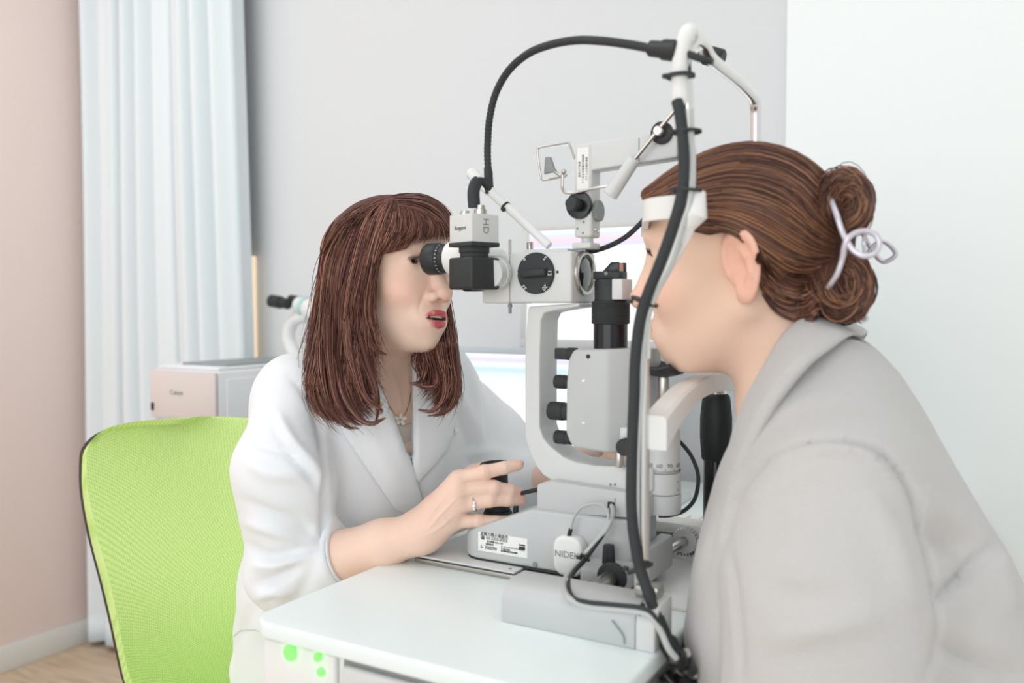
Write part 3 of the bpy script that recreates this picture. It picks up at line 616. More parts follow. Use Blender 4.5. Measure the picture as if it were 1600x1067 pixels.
# white guide rod rising from the body
rod = MB().tube([pt(858, 384, VC), pt(780, 312, VC + .0), pt(770, 303, VC), pt(765, 298, VC)], [.005, .0056, .0056, .0062], 16).tube([pt(766, 299, VC), pt(752, 286, VC), pt(737, 270, VC), pt(734, 267, VC)], [.0066, .0078, .0082, .005], 16).build('handle_rod', M['whitep'], sl)
for x, y in ((765, 297), (791, 324)):
    MB().lathe(pt(x, y, VC) , pt(780, 312, VC) - pt(858, 384, VC), [(0, .0070), (.0025, .0070)], 20).box(pt(x - 4, y + 3, VC - .006) - .002, pt(x - 4, y + 3, VC - .006) + .002, .0005).build('cable_tie', BK, rod)
# ------------------------------------------------------------------ tonometer arm on top
vt0 = .018; vt1 = .044
cx0 = pt(897, 300, vt0)[0]; cx1 = pt(924, 300, vt0)[0]
zc0 = pt(900, 371, vt0)[2]; zc1 = pt(900, 226, vt0)[2]
co = MB().box((cx0, vt0, zc0), (cx1, vt1, zc1), .003, 3).build('support_column', G2, sl)
MB().box((cx0 + .004, vt0 - .0008, pt(900, 298, vt0)[2]), (cx1 - .003, vt0, pt(900, 232, vt0)[2]), .0004, 1).build('instruction_label', M['paper'], co)
for i, s_ in enumerate(('使用上の注意', '清掃時は電源を切ること', '定期点検を行うこと')):
    text(s_, 'lettering', M['dgrey'], co, (cx0 + .0068 + i * .0045, vt0 - .001, (pt(900, 298, vt0)[2] + pt(900, 232, vt0)[2]) / 2), -Z_, X_, .0030)
for x, y in ((902, 357), (912, 347), (911, 364)): MB().cyl(pt(x, y, vt0) + Y_ * .001, pt(x, y, vt0) - Y_ * .0005, .0014, seg=10).build('screw', M['dgrey'], co)
for x, y in ((935, 357), (945, 359)): MB().cyl((cx1 - .001, vt0 + (.009 if x < 940 else .018), pt(935, y, vt0)[2]), (cx1 + .0015, vt0 + (.009 if x < 940 else .018), pt(935, y, vt0)[2]), .002, seg=12).build('screw', M['chrome'], co)
MB().cyl(((cx0 + cx1) / 2, (vt0 + vt1) / 2, zc0 - .010), ((cx0 + cx1) / 2, (vt0 + vt1) / 2, zc0 + .002), .007).box(((cx0 + cx1) / 2 - .013, vt0 - .002, bzt + .003), ((cx0 + cx1) / 2 + .011, vt1, zc0 - .006), .002).build('column_foot', G2, co)
bm0 = pt(905, 226, vt0 + .002); bmR = pt(1058, 192, vt0 + .002)
bz1 = pt(900, 224, vt0)[2]; bz0 = pt(945, 264, vt0)[2]
bR = pt(1058, 200, vt0)[0]
MB().prism([(cx0 + .002, bz1), (bR, bz1 + .003), (bR, bz0 + .006), (cx1, bz0), (cx1 - .002, bz0 - .004), (cx0 + .002, bz0 - .004)], vt0 + .001, vt1 - .001, 'y', .003, 3).build('tonometer_beam', G2, sl)
MB().box((pt(998, 215, vt0)[0] - .0004, vt0 + .0004, bz0 + .003), (pt(998, 215, vt0)[0] + .0004, vt0 + .0012, bz1 - .001), 0).build('beam_seam', M['dgrey'], co)
kc = pt(906, 321, vt0)
kk_ = MB().lathe(kc + Y_ * .001, -Y_, [(0, .0155), (.003, .0160), (.006, .0150), (.0065, .010)], 36).build('measuring_drum', M['blackg'], co)
MB().knurl(kc - Y_ * .006, kc - Y_ * .024, .0075, 20, .0005).build('measuring_knob', BK, kk_)
MB().knurl((cx1, (vt0 + vt1) / 2, kc[2] - .006), (cx1 + .006, (vt0 + vt1) / 2, kc[2] - .006), .012, 26, .001).build('side_wheel', M['dgrey'], co)
hg = pt(1035, 208, vt0)
MB().lathe(hg + Y_ * .002, -Y_, [(0, .012), (.006, .012), (.007, .010), (.007, .005)], 32).build('hinge_ring', BK, sl)
MB().cyl(hg - Y_ * .004, hg - Y_ * .016, .0052).build('hinge_pin', M['steel'], sl)
ra, rb, rc_ = pt(1056, 170, vt0 - .012), pt(992, 248, vt0 - .012), pt(953, 305, vt0 - .012)
rr_ = MB().tube([ra, rb], .0024, 12).build('lever_rod', M['steel'], sl)
MB().lathe(rb, rc_ - rb, [(0, .0058), (.001, .0070), (np.linalg.norm(rc_ - rb) - .001, .0088), (np.linalg.norm(rc_ - rb), .0078)], 28).build('counterweight', G2, rr_)
# acrylic shield in a wire frame, with its holder and little lamp
vs_ = vt0 + .006
fr = crom([pt(x, y, vs_) for x, y in ((898, 248), (890, 226), (886, 223), (846, 230), (840, 236), (845, 274), (850, 281), (880, 276), (886, 273))], 5)
fo = MB().tube(fr, .0013, 8).build('shield_frame', M['steel'], sl)
MB().prism(uz(vs_, (889, 226), (842, 232), (847, 278), (893, 272)), vs_ - .0008, vs_ + .0008, 'y', 0).build('shield_pane', M['magnif'], fo)
MB().prism(uz(vs_, (855, 246), (863, 246), (869, 264), (872, 268), (853, 273)), vs_ - .006, vs_ - .001, 'y', .001).build('fixation_lamp', M['dgrey'], fo)
MB().tube(crom([pt(866, 268, vs_ - .004), pt(876, 274, vs_ - .006), pt(881, 272, vs_ - .008)], 4), .0017, 8).tube(crom([pt(879, 273, vs_ - .008), pt(879, 294, vs_ - .008), pt(884, 301, vs_ - .010), pt(900, 301, vs_ - .012), pt(930, 294, vs_ - .016), pt(952, 290, vs_ - .016)], 6), .0017, 8).ball(pt(881, 268, vs_ - .008), .003, 10, 8).build('wire_arm', M['steel'], fo)
# NIDEK sensor box hanging on the housing, with its cables
nc = pt(886, 868, vb0 - .012)
nx0, nx1 = pt(866, 868, vb0 - .012)[0], pt(911, 868, vb0 - .012)[0]; nz0, nz1 = pt(890, 900, vb0 - .012)[2], pt(886, 837, vb0 - .012)[2]
nb = MB().prism(rrect(nx0, nz0, nx1, nz1, .013, 8), vb0 - .016, vb0 + .001, 'y', .004, 4).build('sensor_box', M['whitep'], sl, label='small rounded white-grey sensor box')
tm = text('NIDEK', 'lettering', M['dgrey'], nb, ((nx0 + nx1) / 2, vb0 - .0163, nc[2] + .0020), X_, Z_, .0104)
MB().tube(crom([pt(889, 838, vb0 - .010), pt(892, 826, vb0 - .010)], 3), .0026, 8).build('strain_relief', BK, nb)
MB().tube(crom([pt(892, 827, vb0 - .010), pt(897, 808, vb0 - .010), pt(910, 792, vb0 - .01), pt(932, 787, vb0 - .012), pt(947, 794, vb0 - .012), pt(950, 812, vb0 - .013), pt(940, 832, vb0 - .016), pt(920, 858, vb0 - .02), pt(903, 880, vb0 - .02)], 8), .0016, 8).build('sensor_cable', M['greyc'], nb)
# ------------------------------------------------------------------ racks the slit lamp rolls on (table-mounted)
rk = thing('near_rack_cover', 'long grey rack cover along the near edge of the table top', 'cover', (-.01, -.125, TZ))
hh = Pv(1015, 951, -.145)[2] - TZ
prof = [(-.147, TZ), (-.147, TZ + hh * .55)] + [(-.147 + .022 * (1 - math.cos(a)), TZ + hh * .55 + hh * .45 * math.sin(a)) for a in np.linspace(.2, PI / 2, 7)] + [(-.100, TZ + hh), (-.100, TZ)]
MB().prism(prof, -.090, .052, 'x', .0015).build('cover', G, rk)
MB().prism(prof, .0525, .071, 'x', .0015).build('end_cap', G2, rk)
MB().tube(crom([(.030, -.1485, TZ + hh * .6), (.041, -.1485, TZ + hh * .3), (.0425, -.1485, TZ + .004)], 5), .0007, 6).build('cover_seam', M['dgrey'], rk)
fk = thing('far_rack', 'toothed rack rail under a white strip on the far side of the table top', 'rack', (0, .155, TZ))
MB().box((-.09, .135, TZ), (.072, .150, TZ + .008), .001).build('rack_bar', G2, fk)
tt = MB()
for i in range(40): tt.prism([(-.088 + i * .004, .137), (-.088 + i * .004 + .002, .137), (-.088 + i * .004 + .002, .148), (-.088 + i * .004, .148)], TZ + .008, TZ + .0105, 'z', 0)
tt.build('rack_teeth', G2, fk)
MB().box((-.09, .156, TZ), (.072, .160, TZ + .030), .001).build('rack_back', M['dgrey'], fk)
MB().box((-.10, .150, TZ + .030), (.078, .185, TZ + .044), .003).build('rack_strip', M['white'], fk)
gcen = np.array([-.004 + .006, .142, TZ + .026])
gw = MB()
pts_ = []
for k in range(48):
    a = 2 * PI * k / 48; r_ = .0165 if (k // 1) % 2 else .0145; pts_.append((gcen[0] + r_ * math.cos(a), gcen[2] + r_ * math.sin(a)))
gw.prism(pts_, .138, .147, 'y', 0).build('gear_wheel', G2, sl)
MB().cyl((gcen[0], .08, gcen[2]), (gcen[0], .137, gcen[2]), .006).build('gear_shaft', M['steel'], sl)
# ================================================================== head rest
pu = Pz(1003, 940, TZ + hh)[0]; pvn = -.112; pvf = .170
hr = thing('head_rest', 'chrome and white head rest frame with forehead band and chin cup', 'head rest', (pu, VC, TZ))
def hx(x, y, v): q = Pv(x, y, v); return q
low = hx(1003, 940, pvn); 
near_pts = [hx(1005, 948, pvn), hx(1005, 860, pvn), hx(1004, 700, pvn), hx(1004, 560, pvn), hx(1005, 510, pvn), hx(1013, 470, pvn), hx(1036, 420, pvn), hx(1062, 370, pvn), hx(1073, 335, pvn), hx(1077, 300, pvn), hx(1076, 220, pvn), hx(1073, 140, pvn), hx(1069, 95, pvn)]
ztop = hx(1075, 50, pvn)[2]; un = hx(1076, 220, pvn)[0]
top_pts = [np.array([un, pvn + .010, ztop - .006]), np.array([un + .001, pvn + .035, ztop - .001]), np.array([un, Pu(1112, 93, un)[1], Pu(1112, 93, un)[2]]), np.array([un, Pu(1150, 124, un)[1], Pu(1150, 124, un)[2]])]
vfu = Pu(1181, 220, un)[1]
far_pts = [np.array([un, vfu - .016, Pu(1172, 148, un)[2]]), np.array([un, vfu - .003, Pu(1180, 168, un)[2]]), np.array([un, vfu, Pu(1181, 200, un)[2]]), np.array([un, vfu, Pu(1181, 260, un)[2]]), np.array([un, vfu, Pu(1181, 330, un)[2]]), hx(1170, 420, pvf), hx(1135, 500, pvf), hx(1122, 560, pvf), hx(1120, 640, pvf)]
MB().tube(crom(near_pts + top_pts + far_pts, 8), .0064, 16).build('frame_tube', M['chrome'], hr)
# second chrome pole just beside the first, white sleeve on the upper near tube
MB().tube([hx(995, 948, pvn + .01), hx(996, 700, pvn + .01), hx(997, 520, pvn + .01)], .0030, 12).build('guide_rod', M['chrome'], hr)
MB().tube(crom([hx(1063, 165, pvn - .006), hx(1062, 120, pvn - .006), hx(1065, 80, pvn - .006), hx(1074, 52, pvn - .004), hx(1080, 48, pvn + .005)], 6), [.0060] + [.0075] * 23 + [.006], 16).build('white_sleeve', M['whitep'], hr)
jt_ = MB().tube([hx(1088, 300, pvn), hx(1086, 335, pvn - .002), hx(1070, 352, pvn), hx(1060, 378, pvn)], [.0085, .0115, .0095, .0078], 16).build('brow_joint', M['whitep'], hr)
MB().tube(crom([hx(1083, 300, pvn), hx(1087, 330, pvn), hx(1072, 370, pvn), hx(1045, 418, pvn), hx(1020, 462, pvn), hx(1010, 500, pvn), hx(1009, 560, pvn)], 6), .0045, 10).build('side_tube', M['whitep'], hr)
# forehead band: from the near joint forwards, across, to the far tube
fbn = hx(1072, 322, pvn); 
bandp = crom([hx(1074, 322, pvn), hx(1040, 322, pvn + .003), hx(1012, 322, pvn + .016), hx(1009, 322, pvn + .05), hx(1009, 322, VC), hx(1009, 322, VC + .05) + [.012, 0, 0], np.array([hx(1074, 322, pvn)[0] - .002, pvf, fbn[2]])], 6)
bv = MB(); n_ = len(bandp); vs = []; fs = []
hb_ = .0105
for i, q in enumerate(bandp):
    q = np.array(q); q[2] = fbn[2]; tdir = np.array(bandp[min(i + 1, n_ - 1)]) - np.array(bandp[max(i - 1, 0)]); tdir[2] = 0; tdir /= np.linalg.norm(tdir); nn = np.cross(tdir, Z_)
    for a_, b_ in ((.003, -hb_), (.003, hb_), (-.003, hb_), (-.003, -hb_)): vs.append(q + nn * a_ + Z_ * b_)
for i in range(n_ - 1):
    for k in range(4): fs.append([i * 4 + k, i * 4 + (k + 1) % 4, (i + 1) * 4 + (k + 1) % 4, (i + 1) * 4 + k])
fs += [[3, 2, 1, 0], [(n_ - 1) * 4 + k for k in range(4)]]
bv.raw(vs, fs).build('forehead_band', M['whitep'], hr, sharp=.5)
# chin rest bridge, cup
cbr = MB(); pr_ = [(1008, 640), (1022, 622), (1050, 600), (1085, 588), (1100, 603), (1128, 608), (1128, 578), (1095, 573), (1060, 580), (1030, 590), (1008, 596)]
q_ = [Pv(x, y, .10)[[0, 2]] for x, y in pr_]
cz = hx(1030, 582, VC)[2]
bridge = crom([np.array([pu + .004, pvn, cz - .045]), np.array([pu + .0, -.06, cz - .030]), np.array([pu - .004, .0, cz - .018]), np.array([pu - .004, .06, cz - .012]), np.array([pu, .12, cz - .012]), np.array([pu, pvf, cz - .014])], 6)
vs = []; fs = []; n_ = len(bridge)
for i, q in enumerate(bridge):
    t_ = i / (n_ - 1); hh_ = .016 - .006 * math.sin(t_ * PI); w_ = .012
    for a_, b_ in ((-w_, -hh_), (-w_, hh_ * .8), (-w_ * .7, hh_), (w_ * .7, hh_), (w_, hh_ * .8), (w_, -hh_)): vs.append(q + X_ * a_ + Z_ * b_)
for i in range(n_ - 1):
    for k in range(6): fs.append([i * 6 + k, i * 6 + (k + 1) % 6, (i + 1) * 6 + (k + 1) % 6, (i + 1) * 6 + k])
fs += [[5, 4, 3, 2, 1, 0], [(n_ - 1) * 6 + k for k in range(6)]]
MB().raw(vs, fs).build('chin_bridge', M['whitep'], hr, sharp=.5)
ccp = np.array([hx(1040, 575, VC)[0] - .002, VC, cz - .003])
MB().cyl(ccp - Z_ * .028, ccp, .006).build('chin_post', M['steel'], hr)
cu = MB(); vs = []; fs = []
for j in range(9):
    for i in range(21):
        a = -1 + 2 * i / 20; t_ = j / 8; vs.append((ccp[0] - .020 + .040 * t_, VC + a * .034, ccp[2] + .010 * a * a - .004 * math.sin(PI * t_) + .002))
for j in range(8):
    for i in range(20): q = j * 21 + i; fs.append([q, q + 1, q + 22, q + 21])
co_ = cu.raw(vs, fs).build('chin_cup', BK, hr); sm = co_.modifiers.new('s', 'SOLIDIFY'); sm.thickness = .004
# far post: collar, ribbed grip, black lower post
pf = Pv(1119, 640, pvf)[0]
zf = lambda y: Pv(1119, y, pvf - .015)[2]
MB().cyl((pf, pvf, zf(624)), (pf, pvf, zf(592)), .0125).build('post_collar', M['chrome'], hr)
gr = []; 
gp_ = MB(); m = 72; vs = []; fs = []; H = zf(617) - zf(722)
rows = [(0, .016), (.03, .0175), (.35, .0195), (.65, .0195), (.93, .0170), (.97, .0160), (1, .0135)]
for t_, r_ in rows:
    for k in range(m): a = 2 * PI * k / m; rr = r_ - (.0007 if k % 2 else 0); vs.append((pf + rr * math.cos(a), pvf + rr * math.sin(a), zf(722) + t_ * H))
for i in range(len(rows) - 1):
    for k in range(m): fs.append([i * m + k, i * m + (k + 1) % m, (i + 1) * m + (k + 1) % m, (i + 1) * m + k])
fs += [list(range(m))[::-1], [(len(rows) - 1) * m + k for k in range(m)]]
gp_.raw(vs, fs).build('ribbed_grip', BK, hr, sharp=1.5)
MB().cyl((pf, pvf, TZ), (pf, pvf, zf(721)), .0150).build('far_post', M['blackg'], hr)
MB().box((pf - .02, pvf - .012, TZ), (pf + .02, pvf + .015, TZ + .010), .003).build('post_foot', G2, hr)
MB().box((pu - .012, pvn - .010, TZ + hh), (pu + .012, pvn + .010, TZ + hh + .012), .003).build('pole_foot', M['steel'], hr)
# ================================================================== cables
def ties(par, pts, r, up=None):
    for p0, p1 in pts:
        d_ = p1 - p0; d_ /= np.linalg.norm(d_)
        k = MB().lathe(p0 - d_ * .0012, d_, [(0, r), (.0024, r)], 20)
        s_ = -RV; k.box(p0 + s_ * r - [.0028, .002, .002], p0 + s_ * r + [.0028, .002, .002], .0006, 1); k.build('cable_tie', BK, par)
# camera cable: from camera, up over the arch
cc_ = thing('camera_cable', 'black ribbed cable arching from the video camera to the top of the head rest', 'cable', tuple(pt(762, 230, VC - .02)))
zc_ = [(741, 324, vq), (740, 300, vq), (744, 286, vq + .004), (752, 283, vq + .01), (760, 288, vq + .015), (763, 292, vq + .02), (764, 280, vq + .02), (762, 250, vq + .02), (762, 225, vq + .02), (765, 185, vq + .015), (775, 145, vq + .01), (795, 110, vq), (825, 84, vq - .01), (860, 70, vq - .03), (900, 63, vq - .045), (940, 64, vq - .06), (980, 69, vq - .07), (1018, 76, vq - .078)]
P_ = crom([pt(x, y, v) for x, y, v in zc_], 12)
Pn = []; r_ = []
P_ = np.array(P_); seg_ = np.linalg.norm(np.diff(P_, axis=0), axis=1).cumsum(); seg_ = np.concatenate([[0], seg_]); n_ = int(seg_[-1] / .0011)
ss = np.linspace(0, seg_[-1], n_); P2 = np.stack([np.interp(ss, seg_, P_[:, i]) for i in range(3)], 1)
r2 = np.where((ss > .05), .0040 + .0004 * ((np.arange(n_) // 2) % 2), .0048)
r2[ss < .032] = .0072
MB().tube(P2, r2, 12).build('cable', RB, cc_, sharp=1.2)
ce = pt(1018, 76, vq - .078); cd_ = pt(1052, 79, pvn - .004) - ce; cd_ /= np.linalg.norm(cd_)
MB().lathe(ce - cd_ * .002, cd_, [(0, .0048), (.002, .0075), (.018, .0078), (.019, .0095), (.036, .0098), (.038, .008)], 28).build('plug', BK, cc_)
MB().tube([pt(764, 292, vq + .02), pt(763, 270, vq + .02), pt(762, 262, vq + .02)], [.0052, .0052, .0046], 12).build('strain_sleeve', RB, cc_)
pg = Pv(1100, 85, pvf - .06); pg2 = Pv(1126, 92, pvf - .06)
MB().lathe(pg, pg2 - pg, [(0, .009), (.002, .0112), (.022, .0112), (.024, .009)], 28).build('socket', BK, cc_)
MB().tube(crom([ce + cd_ * .036, ce + cd_ * .06 + Y_ * .03, pg - (pg2 - pg) * .2], 6), .0035, 8).build('inner_lead', RB, cc_)
# heavy black cable down the near pole
bc = thing('pole_cable', 'thick black cable tied down along the near head rest pole to the table edge', 'cable', tuple(Pv(992, 700, pvn - .012)))
vk = pvn - .014
cp_ = crom([Pv(x, y, v) for x, y, v in ((1058, 158, vk + .002), (1062, 175, vk), (1067, 215, vk), (1069, 260, vk), (1066, 300, vk), (1053, 350, vk), (1032, 410, vk), (1012, 460, vk), (1000, 500, vk), (993, 560, vk), (990, 640, vk), (987, 720, vk), (987, 800, vk), (994, 860, vk), (1004, 900, vk), (1021, 950, vk - .006), (1040, 1000, vk - .012), (1056, 1028, vk - .012))], 8)
MB().tube(cp_, .0053, 14).build('cable', RB, bc)
MB().tube(crom([Pv(x, y, vk - .003) for x, y in ((1027, 965), (1040, 996), (1052, 1018), (1060, 1030))], 5), [.0065] * 6 + [.009] * 6 + [.0095] * 4, 14).build('braided_sleeve', BK, bc)
# thin bundled leads
for k_, (cl, off) in enumerate((('white', 9), ('grey', 14))):
    MB().tube(crom([Pv(x, y, vk + .003) for x, y in ((1066 + off, 170), (1074 + off * .5, 300), (1060 + off * .6, 350), (1036 + off, 410), (1014 + off, 455), (1003 + off * .6, 500), (996 + off * .7, 560), (992 + off * .4, 700), (993 + off * .3, 860), (1002 + off * .4, 900), (1014, 945))], 6), .0022, 8).build('thin_lead', M['greyc'] if k_ else M['whitep'], bc)
ties(bc, [(Pv(x, y, pvn - .006), Pv(x2, y2, pvn - .006)) for x, y, x2, y2 in ((1063, 119, 1063, 130), (1073, 206, 1073, 216), (1074, 297, 1073, 307), (1007, 471, 1003, 482), (1000, 888, 1004, 898))], .0135)
ties(bc, [(Pv(1004, 943, pvn - .004), Pv(1006, 950, pvn - .004))], .006)
# grey power lead from the base, round the corner of the rack cover
gc = thing('base_cable', 'looping pair of grey and black leads in front of the sensor box', 'cable', tuple(Pv(900, 920, -.10)))
for col, dx, rr_ in ((M['greyc'], -4, .0029), (RB, 3, .0023)):
    MB().tube(crom([Pv(x + dx * a, y, v) for x, y, v, a in ((955, 790, vc0 - .001, -.2), (956, 804, vc0 - .012, -.2), (948, 826, vb0 - .018, 0), (930, 850, vb0 - .022, .6), (912, 873, -.045, 1), (893, 895, -.075, 1), (885, 914, -.120, 1), (893, 934, -.152, 1), (920, 944 - dx, -.156, 0), (960, 948 - dx, -.157, 0), (1003, 953 - dx, -.157, 0), (1021, 964 - dx, -.157, 0), (1034, 990, -.155, 0), (1045, 1014, -.155, 0), (1058, 1030, -.150, 0))], 7), rr_, 10).build('lead', col, gc)
ties(gc, [(Pv(914, 871, -.045), Pv(907, 880, -.05)), (Pv(1002, 952, -.147), Pv(1009, 955, -.147))], .0062)
bl = thing('microscope_cable', 'short ribbed black cable curving from the microscope body behind the forehead band', 'cable', tuple(Pv(950, 380, VC + .02)))
MB().tube(crom([Pv(x, y, VC + .012) for x, y in ((916, 394), (932, 391), (955, 383), (978, 370), (995, 355), (1006, 343), (1014, 325))], 8), .0030, 10).build('cable', RB, bl)
jn = thing('cable_junction', 'dark tangle of plugs hanging under the table edge beside the patient', 'connector', tuple(Pv(1066, 1036, -.12)))
for i, (x, y, x2, y2, r_) in enumerate(((1056, 1026, 1078, 1048, .008), (1062, 1044, 1092, 1052, .006), (1060, 1056, 1092, 1066, .007), (1072, 1020, 1082, 1040, .006))):
    a_ = Pv(x, y, -.15 + .012 * i); b_ = Pv(x2, y2, -.13 + .012 * i)
    MB().lathe(a_, b_ - a_, [(0, r_ * .8), (.003, r_), (.008, r_), (.009, r_ * .7), (.016, r_ * .7), (.017, r_), (.028, r_ * .9)], 18).build('plug', M['blackg'] if i % 2 == 0 else M['steel'], jn)
# ================================================================== people: signed-distance modelling, polygonised by surface nets
def A3(p): return np.array(p, np.float32)
def smin(a, b, k): h = np.clip(.5 + .5 * (b - a) / k, 0, 1); return b + (a - b) * h - k * h * (1 - h)
def smax(a, b, k): return -smin(-a, -b, k)
def sph(P, c, r): return np.linalg.norm(P - A3(c), axis=1) - r
def ell(P, c, r, R=None):
    Q = P - A3(c)
    if R is not None: Q = Q @ np.array(R, np.float32)
    r = A3(r); k0 = np.linalg.norm(Q / r, axis=1); k1 = np.linalg.norm(Q / (r * r), axis=1) + 1e-9; return k0 * (k0 - 1) / k1
def cap(P, a, b, ra, rb=None):
    rb = ra if rb is None else rb; a = A3(a); b = A3(b); ba = b - a; pa = P - a
    h = np.clip(pa @ ba / (ba @ ba + 1e-12), 0, 1); return np.linalg.norm(pa - h[:, None] * ba, axis=1) - (ra + (rb - ra) * h)
def chain(P, pts, rs, k=.006):
    d = None
    for i in range(len(pts) - 1):
        c = cap(P, pts[i], pts[i + 1], rs[i], rs[i + 1]); d = c if d is None else smin(d, c, k)
    return d
def surface_nets(fn, lo, hi, h):
    lo = np.array(lo, float); hi = np.array(hi, float); B = 4
    n = (np.ceil((hi - lo) / h / B).astype(int)) * B + 1; nb = (n - 1) // B
    gx = [lo[i] + h * B * (np.arange(nb[i]) + .5) for i in range(3)]
    Cc = np.stack(np.meshgrid(*gx, indexing='ij'), -1).reshape(-1, 3).astype(np.float32)
    dc = fn(Cc).reshape(nb); act = np.abs(dc) < h * B * 1.6
    pad = np.zeros(n, bool); D = np.full(n, 1.0, np.float32)
    sgn = np.where(dc < 0, -1, 1).astype(np.float32)
    D[:-1, :-1, :-1] = np.repeat(np.repeat(np.repeat(sgn, B, 0), B, 1), B, 2)
    full = np.repeat(np.repeat(np.repeat(act, B, 0), B, 1), B, 2)
    for dx in (0, 1):
        for dy in (0, 1):
            for dz in (0, 1): pad[dx:n[0] - 1 + dx, dy:n[1] - 1 + dy, dz:n[2] - 1 + dz] |= full
    I = np.argwhere(pad); 
    out = np.empty(len(I), np.float32)
    for s in range(0, len(I), 400000): out[s:s + 400000] = fn((lo + I[s:s + 400000] * h).astype(np.float32))
    D[pad] = out
    D[0] = D[-1] = 1; D[:, 0] = D[:, -1] = 1; D[:, :, 0] = D[:, :, -1] = 1
    neg = D < 0
    cnt = np.zeros(np.array(n) - 1, np.int8)
    for dx in (0, 1):
        for dy in (0, 1):
            for dz in (0, 1): cnt += neg[dx:n[0] - 1 + dx, dy:n[1] - 1 + dy, dz:n[2] - 1 + dz]
    cells = np.argwhere((cnt > 0) & (cnt < 8)); idx = np.full(cnt.shape, -1, np.int64); idx[tuple(cells.T)] = np.arange(len(cells))
    acc = np.zeros((len(cells), 3)); c_ = np.zeros(len(cells))
    corners = [(a, b, c) for a in (0, 1) for b in (0, 1) for c in (0, 1)]
    val = {k: D[cells[:, 0] + k[0], cells[:, 1] + k[1], cells[:, 2] + k[2]] for k in corners}
    for a in corners:
        for ax in range(3):
            if a[ax]: continue
            b = list(a); b[ax] = 1; b = tuple(b); va, vb = val[a], val[b]; m = (va < 0) != (vb < 0)
            t = np.where(m, va / np.where(m, va - vb, 1), 0); p = np.zeros((len(cells), 3)) + np.array(a); p[:, ax] = t
            acc[m] += p[m]; c_[m] += 1
    V = lo + (cells + acc / c_[:, None]) * h
    Fs = []
    for ax in range(3):
        sl0 = [slice(0, -1)] * 3; sl1 = [slice(0, -1)] * 3; sl0[ax] = slice(0, n[ax] - 1); sl1[ax] = slice(1, n[ax])
        o = [i for i in range(3) if i != ax]
        s0 = [slice(None)] * 3; s1 = [slice(None)] * 3; s0[ax] = slice(0, -1); s1[ax] = slice(1, None)
        a = neg[tuple(s0)]; b = neg[tuple(s1)]; E_ = np.argwhere(a != b)
        E_ = E_[(E_[:, o[0]] > 0) & (E_[:, o[1]] > 0) & (E_[:, o[0]] < n[o[0]] - 1) & (E_[:, o[1]] < n[o[1]] - 1)]
        fl = a[tuple(E_.T)]
        q = []
        for d0, d1 in ((-1, -1), (0, -1), (0, 0), (-1, 0)):
            c2 = E_.copy(); c2[:, o[0]] += d0; c2[:, o[1]] += d1; q.append(idx[tuple(c2.T)])
        q = np.stack(q, 1)
        if ax == 1: fl = ~fl
        q[~fl] = q[~fl][:, ::-1]; Fs.append(q)
    Fq = np.concatenate(Fs); return V, Fq[(Fq >= 0).all(1)]
def join(parts):
    Vs, Fs, n = [], [], 0
    for V, F_ in parts: Vs.append(V); Fs.append(F_ + n); n += len(V)
    return np.concatenate(Vs), np.concatenate(Fs)
def qmesh(name, V, Fq, m, parent, label=None, col=None, smooth_it=0):
    off = np.array(root_loc(parent)); me = bpy.data.meshes.new(name)
    me.vertices.add(len(V)); me.vertices.foreach_set('co', (V - off).astype(np.float32).ravel())
    me.loops.add(Fq.size); me.loops.foreach_set('vertex_index', Fq.astype(np.int32).ravel())
    me.polygons.add(len(Fq)); me.polygons.foreach_set('loop_start', np.arange(0, Fq.size, Fq.shape[1], dtype=np.int32))
    me.update(calc_edges=True); me.validate(); me.shade_smooth()
    if col is not None:
        a = me.color_attributes.new('Col', 'FLOAT_COLOR', 'POINT'); a.data.foreach_set('color', np.concatenate([col, np.ones((len(V), 1))], 1).astype(np.float32).ravel())
    me.materials.append(m); o = bpy.data.objects.new(name, me); link(o, parent)
    if label: o['label'] = label
    if smooth_it: s_ = o.modifiers.new('smooth', 'SMOOTH'); s_.iterations = smooth_it; s_.factor = .5
    return o
def relax(V, Fq, it=2, lam=.5):
    for _ in range(it):
        acc = np.zeros_like(V); c = np.zeros(len(V))
        for a, b in ((0, 1), (1, 2), (2, 3), (3, 0)):
            for i in range(3): acc[:, i] += np.bincount(Fq[:, a], V[Fq[:, b], i], len(V)) + np.bincount(Fq[:, b], V[Fq[:, a], i], len(V))
            c += np.bincount(Fq[:, a], minlength=len(V)) + np.bincount(Fq[:, b], minlength=len(V))
        V = V + lam * (acc / np.maximum(c, 1)[:, None] - V)
    return V
def normals(V, Fq):
    n = np.cross(V[Fq[:, 2]] - V[Fq[:, 0]], V[Fq[:, 3]] - V[Fq[:, 1]]); N = np.zeros_like(V)
    for k in range(4):
        for i in range(3): N[:, i] += np.bincount(Fq[:, k], n[:, i], len(V))
    return N / (np.linalg.norm(N, axis=1)[:, None] + 1e-12)
def proj(P):
    q = np.asarray(P, float) - CAM; D = q @ FV; return np.stack([800 + F * (q @ RV) / D, 533.5 - F * (q @ UV) / D, D], 1)
def polydist(xy, pl):
    d = np.full(len(xy), 1e9); best = np.zeros(len(xy))
    for i in range(len(pl) - 1):
        a = np.array(pl[i], float); b = np.array(pl[i + 1], float); ba = b - a; t = np.clip(((xy - a) @ ba) / (ba @ ba), 0, 1)
        e = np.linalg.norm(xy - a - t[:, None] * ba, axis=1); m = e < d; d[m] = e[m]; best[m] = (i + t[m]) / (len(pl) - 1)
    return d, best
